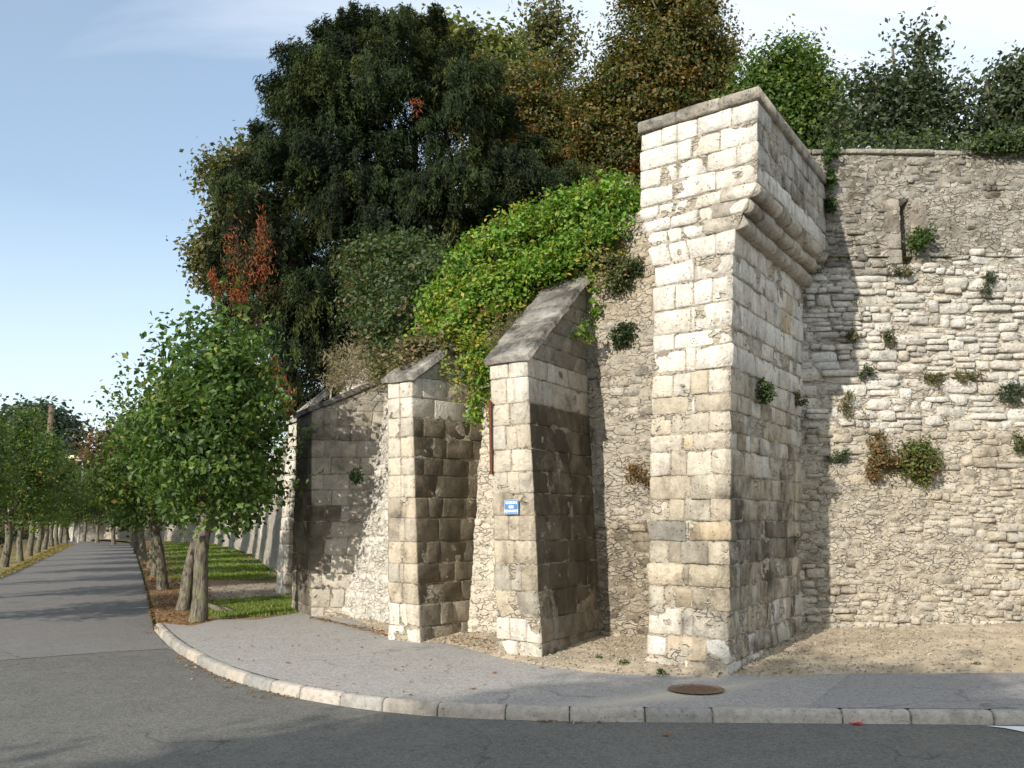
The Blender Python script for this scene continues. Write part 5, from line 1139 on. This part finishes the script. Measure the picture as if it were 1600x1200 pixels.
# fallen leaves: red ones at the kerb are things, the litter is stuff
def one_leaf(x, y, z, label, c, s=.05, seed=0):
    g = G(x, y, z); rs = np.random.RandomState(seed); V = [(g[0] + math.cos(a) * s * r, g[1] + math.sin(a) * s * r, z + .006 + .012 * rs.random()) for a, r in zip(np.linspace(0, 6.28, 10, endpoint=False), [1, .5, .9, .45, .8, .35, .8, .45, .9, .5])] + [(g[0], g[1], z + .01)]
    tag(mesh_np('fallen_leaf', V, [(k, (k + 1) % 10, 10) for k in range(10)], M_leaf, None, np.array([*c, 1]), smooth=False), label, 'leaf')
one_leaf(1337, 1132, 0.0, 'bright red fallen leaf lying on the road against the kerb', (.62, .04, .03), .075, 1)
for k, (x, y) in enumerate([(1500, 1127), (1512, 1128), (1532, 1129)]): one_leaf(x, y, .0, ['orange leaf on the road at the kerb foot, left of three near the right edge', 'middle orange leaf of three at the kerb foot near the right edge', 'rightmost orange leaf of three at the kerb foot'][k], (.5, .12, .04), .05, k + 3)
for k, (x, y, zz) in enumerate([(449, 1037, .1), (1040, 1150, 0), (772, 1052, .1), (846, 1044, .1), (738, 1077, .1)]): one_leaf(x, y, zz + .001, ['reddish leaf on the pavement left of the middle', 'brown leaf on the shaded road below the manhole cover', 'brown leaf on the pavement in front of the near buttress', 'dry leaf at the foot of the near buttress', 'dry leaf lying on the pavement near the kerb, below the middle buttress'][k], (.26, .10, .05), .045, k + 13)
def litter(name, pts_fn, n, size, pal, seed, label=None):
    rs = np.random.RandomState(seed); c = pts_fn(rs, n); V, F = leaf_quads(c, rs.normal(size=c.shape) * .35 + [0, 0, 1], size * rs.uniform(.5, 1.4, len(c)), .6, rs)
    o = mesh_np(name, V, F, M_leaf, None, np.repeat(pick(pal, len(c), rs) * rs.uniform(.7, 1.2, (len(c), 1)), 4, 0), smooth=False); tag(o, label, 'leaves', kind='stuff'); return o
BROWN = [((.22, .11, .05), 3), ((.30, .17, .08), 3), ((.14, .08, .04), 2)]
def pix_area(quad, z):
    def f(rs, n):
        a, b, c, d = [G(x, y, z) for x, y in quad]; u = rs.random((n, 1)); v = rs.random((n, 1)); return (a * (1 - u) + b * u) * (1 - v) + (d * (1 - u) + c * u) * v + [0, 0, .012]
    return f
litter('leaf_litter', pix_area([(236, 985), (330, 972), (330, 915), (225, 915)], .075), 2600, .05, BROWN, 1, 'brown fallen leaves round the trunks at the road edge')
litter('leaf_litter', pix_area([(228, 915), (300, 915), (260, 856), (214, 856)], .075), 2200, .09, BROWN, 2, 'brown fallen leaves under the right row of trees')
litter('leaf_litter', pix_area([(-40, 918), (20, 895), (118, 850), (96, 849)], .03), 3000, .11, [((.32, .24, .09), 3), ((.22, .17, .06), 3), ((.14, .15, .04), 2)], 3, 'yellow fallen leaves on the left verge')
litter('leaf_litter', pix_area([(480, 966), (600, 985), (612, 998), (500, 966)], .12), 260, .05, BROWN, 4, 'brown leaves along the foot of the wall beside the left buttress')
litter('leaf_litter', pix_area([(660, 1000), (730, 992), (790, 1008), (760, 1016)], .13), 160, .04, BROWN, 5, 'dry leaves on the soil between the buttresses')
litter('leaf_litter', pix_area([(270, 1000), (560, 980), (900, 1100), (500, 1090)], .1), 120, .035, BROWN, 6, 'scattered dry leaves on the pavement')
def kerb_pts(rs, n):
    s_ = rs.uniform(.2, s_acc[-1] - 6, n); o_ = -rs.exponential(.07, n) - .005; q = np.array([kpt(a, b) for a, b in zip(s_, o_)]); keep = fbm(np.column_stack([s_, 0 * s_, 0 * s_]), .9, 3, 4) > -.3
    return np.column_stack([q, np.full(n, .008)])[keep]
litter('gutter_litter', kerb_pts, 2600, .032, BROWN + [((.30, .27, .22), 3), ((.12, .10, .08), 3)], 9, 'grit and small dry leaves gathered along the kerb foot')
litter('leaf_litter', pix_area([(318, 938), (326, 906), (432, 906), (446, 932)], .082), 500, .05, BROWN, 10, 'brown leaves scattered over the path behind the nearest tree')
litter('leaf_litter', pix_area([(262, 905), (428, 908), (380, 852), (240, 846)], .09), 1500, .08, BROWN, 11, 'brown leaves scattered over the lawn')
def soil_edge(rs, n):
    return sv1[rs.randint(0, len(sv1), n)] * [1, 1, 1] + rs.normal(size=(n, 3)) * [.1, .1, 0] + [0, 0, .01]
litter('leaf_litter', soil_edge, 260, .035, BROWN, 12, 'dry leaf scraps on the sandy bank below the right wall')
# gravel on the soil banks
def gravel(name, base, n, seed, label):
    rs = np.random.RandomState(seed); V0 = base[rs.randint(0, len(base), n)] + rs.normal(size=(n, 3)) * [.06, .06, 0] + [0, 0, .004]
    oc = np.array([(1, 0, 0), (0, 1, 0), (-1, 0, 0), (0, -1, 0), (0, 0, .8)], float); s = rs.uniform(.005, .02, (n, 1, 1)); V = (V0[:, None] + oc[None] * s * rs.uniform(.6, 1.3, (n, 5, 3))).reshape(-1, 3)
    b = (np.arange(n) * 5)[:, None, None]; F = (b + np.array([(0, 1, 4), (1, 2, 4), (2, 3, 4), (3, 0, 4)])[None]).reshape(-1, 3)
    o = mesh_np(name, V, F, M_mortar, None, np.column_stack([np.repeat(lerp(TAN, CREAM, .5)[None] * rs.uniform(.6, 1.3, (n, 1)), 5, 0), np.zeros(5 * n)]), smooth=False); tag(o, label, 'gravel', kind='stuff')
gravel('gravel', sv1[sv1[:, 0] < 8], 4200, 5, 'small stones scattered on the sandy bank below the right wall'); gravel('gravel', sv2, 4600, 6, 'small stones scattered on the soil between buttresses')
# grass blades on the strips
def blades(name, quad, n, h, seed, label):
    rs = np.random.RandomState(seed); c = pix_area(quad, .078)(rs, n); c[:, :2] += rs.normal(size=(n, 2)) * .22; c = c[fbm(c * [1, 1, 0], 1.1, 3, 9) > -.25]; n = len(c); w = .012 * (c[:, 1] / 16); a = rs.uniform(0, 6.28, n); hh = h * rs.uniform(.5, 1.3, n)
    dx = np.stack([np.cos(a) * w, np.sin(a) * w, 0 * a], 1); tp_ = c + np.stack([rs.normal(size=n) * .02, rs.normal(size=n) * .02, hh], 1); V = np.stack([c - dx, c + dx, tp_], 1).reshape(-1, 3)
    o = mesh_np(name, V, np.arange(3 * n).reshape(n, 3), M_leaf, None, np.repeat(pick([((.10, .18, .025), 4), ((.15, .21, .035), 3), ((.24, .22, .08), 2)], n, rs), 3, 0), smooth=False); tag(o, label, 'grass', kind='stuff')
blades('grass', [(346, 966), (458, 957), (452, 934), (350, 940)], 9000, .05, 1, 'sunlit short grass at the foot of the left buttress')
blades('grass', [(300, 906), (428, 908), (404, 866), (250, 862)], 16000, .06, 2, 'green lawn between the trees and the wall')
blades('grass', [(300, 868), (404, 866), (360, 850), (240, 850)], 9000, .08, 3, 'farther part of the lawn beneath the avenue')
# roots and stone beside the nearest trunk
rt = tag(empty('tree_stump', G(335, 955, .08)), 'pale twisted root stump beside the nearest trunk', 'stump'); g = G(340, 958, .08)
tube([([g + [-.25, .3, .1], g + [-.05, .1, .07], g + [.15, -.1, .02]], [.035, .06, .05]), ([g + [0, .1, .05], g + [.1, .05, .05], g + [.3, .0, .0]], [.05, .06, .05])], 'root', M_bark, rt, 8, .3)

# ------------------------------------------------------------------ trees behind the camera that throw the shade on the near road
def back_tree(target, hz_, R, seed, label, n=(520, 26), rz=None):
    c = np.array([target[0], target[1], 0.0]) - LD / LD[2] * -1 * 0; k = hz_ / -LD[2]; c = np.array([target[0], target[1], 0.0]) - LD * k
    t = tag(empty('roadside_tree', (c[0], c[1], 0)), label, 'tree', 'roadside trees behind the viewer'); tube([([(c[0], c[1], -.1), (c[0], c[1], hz_ * .5), (c[0], c[1], hz_ + R * .4)], [.3, .24, .1])], 'trunk', M_bark, t, 8, .1)
    crown_mesh('crown', [(c[0], c[1], hz_, R, R, rz or R * .8), (c[0] + R * .5, c[1] - R * .3, hz_ - .6, R * .7, R * .7, R * .6), (c[0] - R * .5, c[1] + R * .3, hz_ - .7, R * .7, R * .7, R * .6)], n[0], n[1], .24, .20, LIME, t, seed, shoots=120, shoot_len=1.3, inner=.55)
back_tree((1.1, 6.1), 6.6, 2.4, 301, 'large leafy tree behind the viewer shading the near road', (2200, 36))
back_tree((4.3, 4.2), 6.2, 2.0, 302, 'leafy tree behind the viewer shading the road at right', (1700, 36))
back_tree((-1.5, 4.3), 6.0, 2.2, 303, 'leafy tree behind the viewer to the left', (1100, 32))
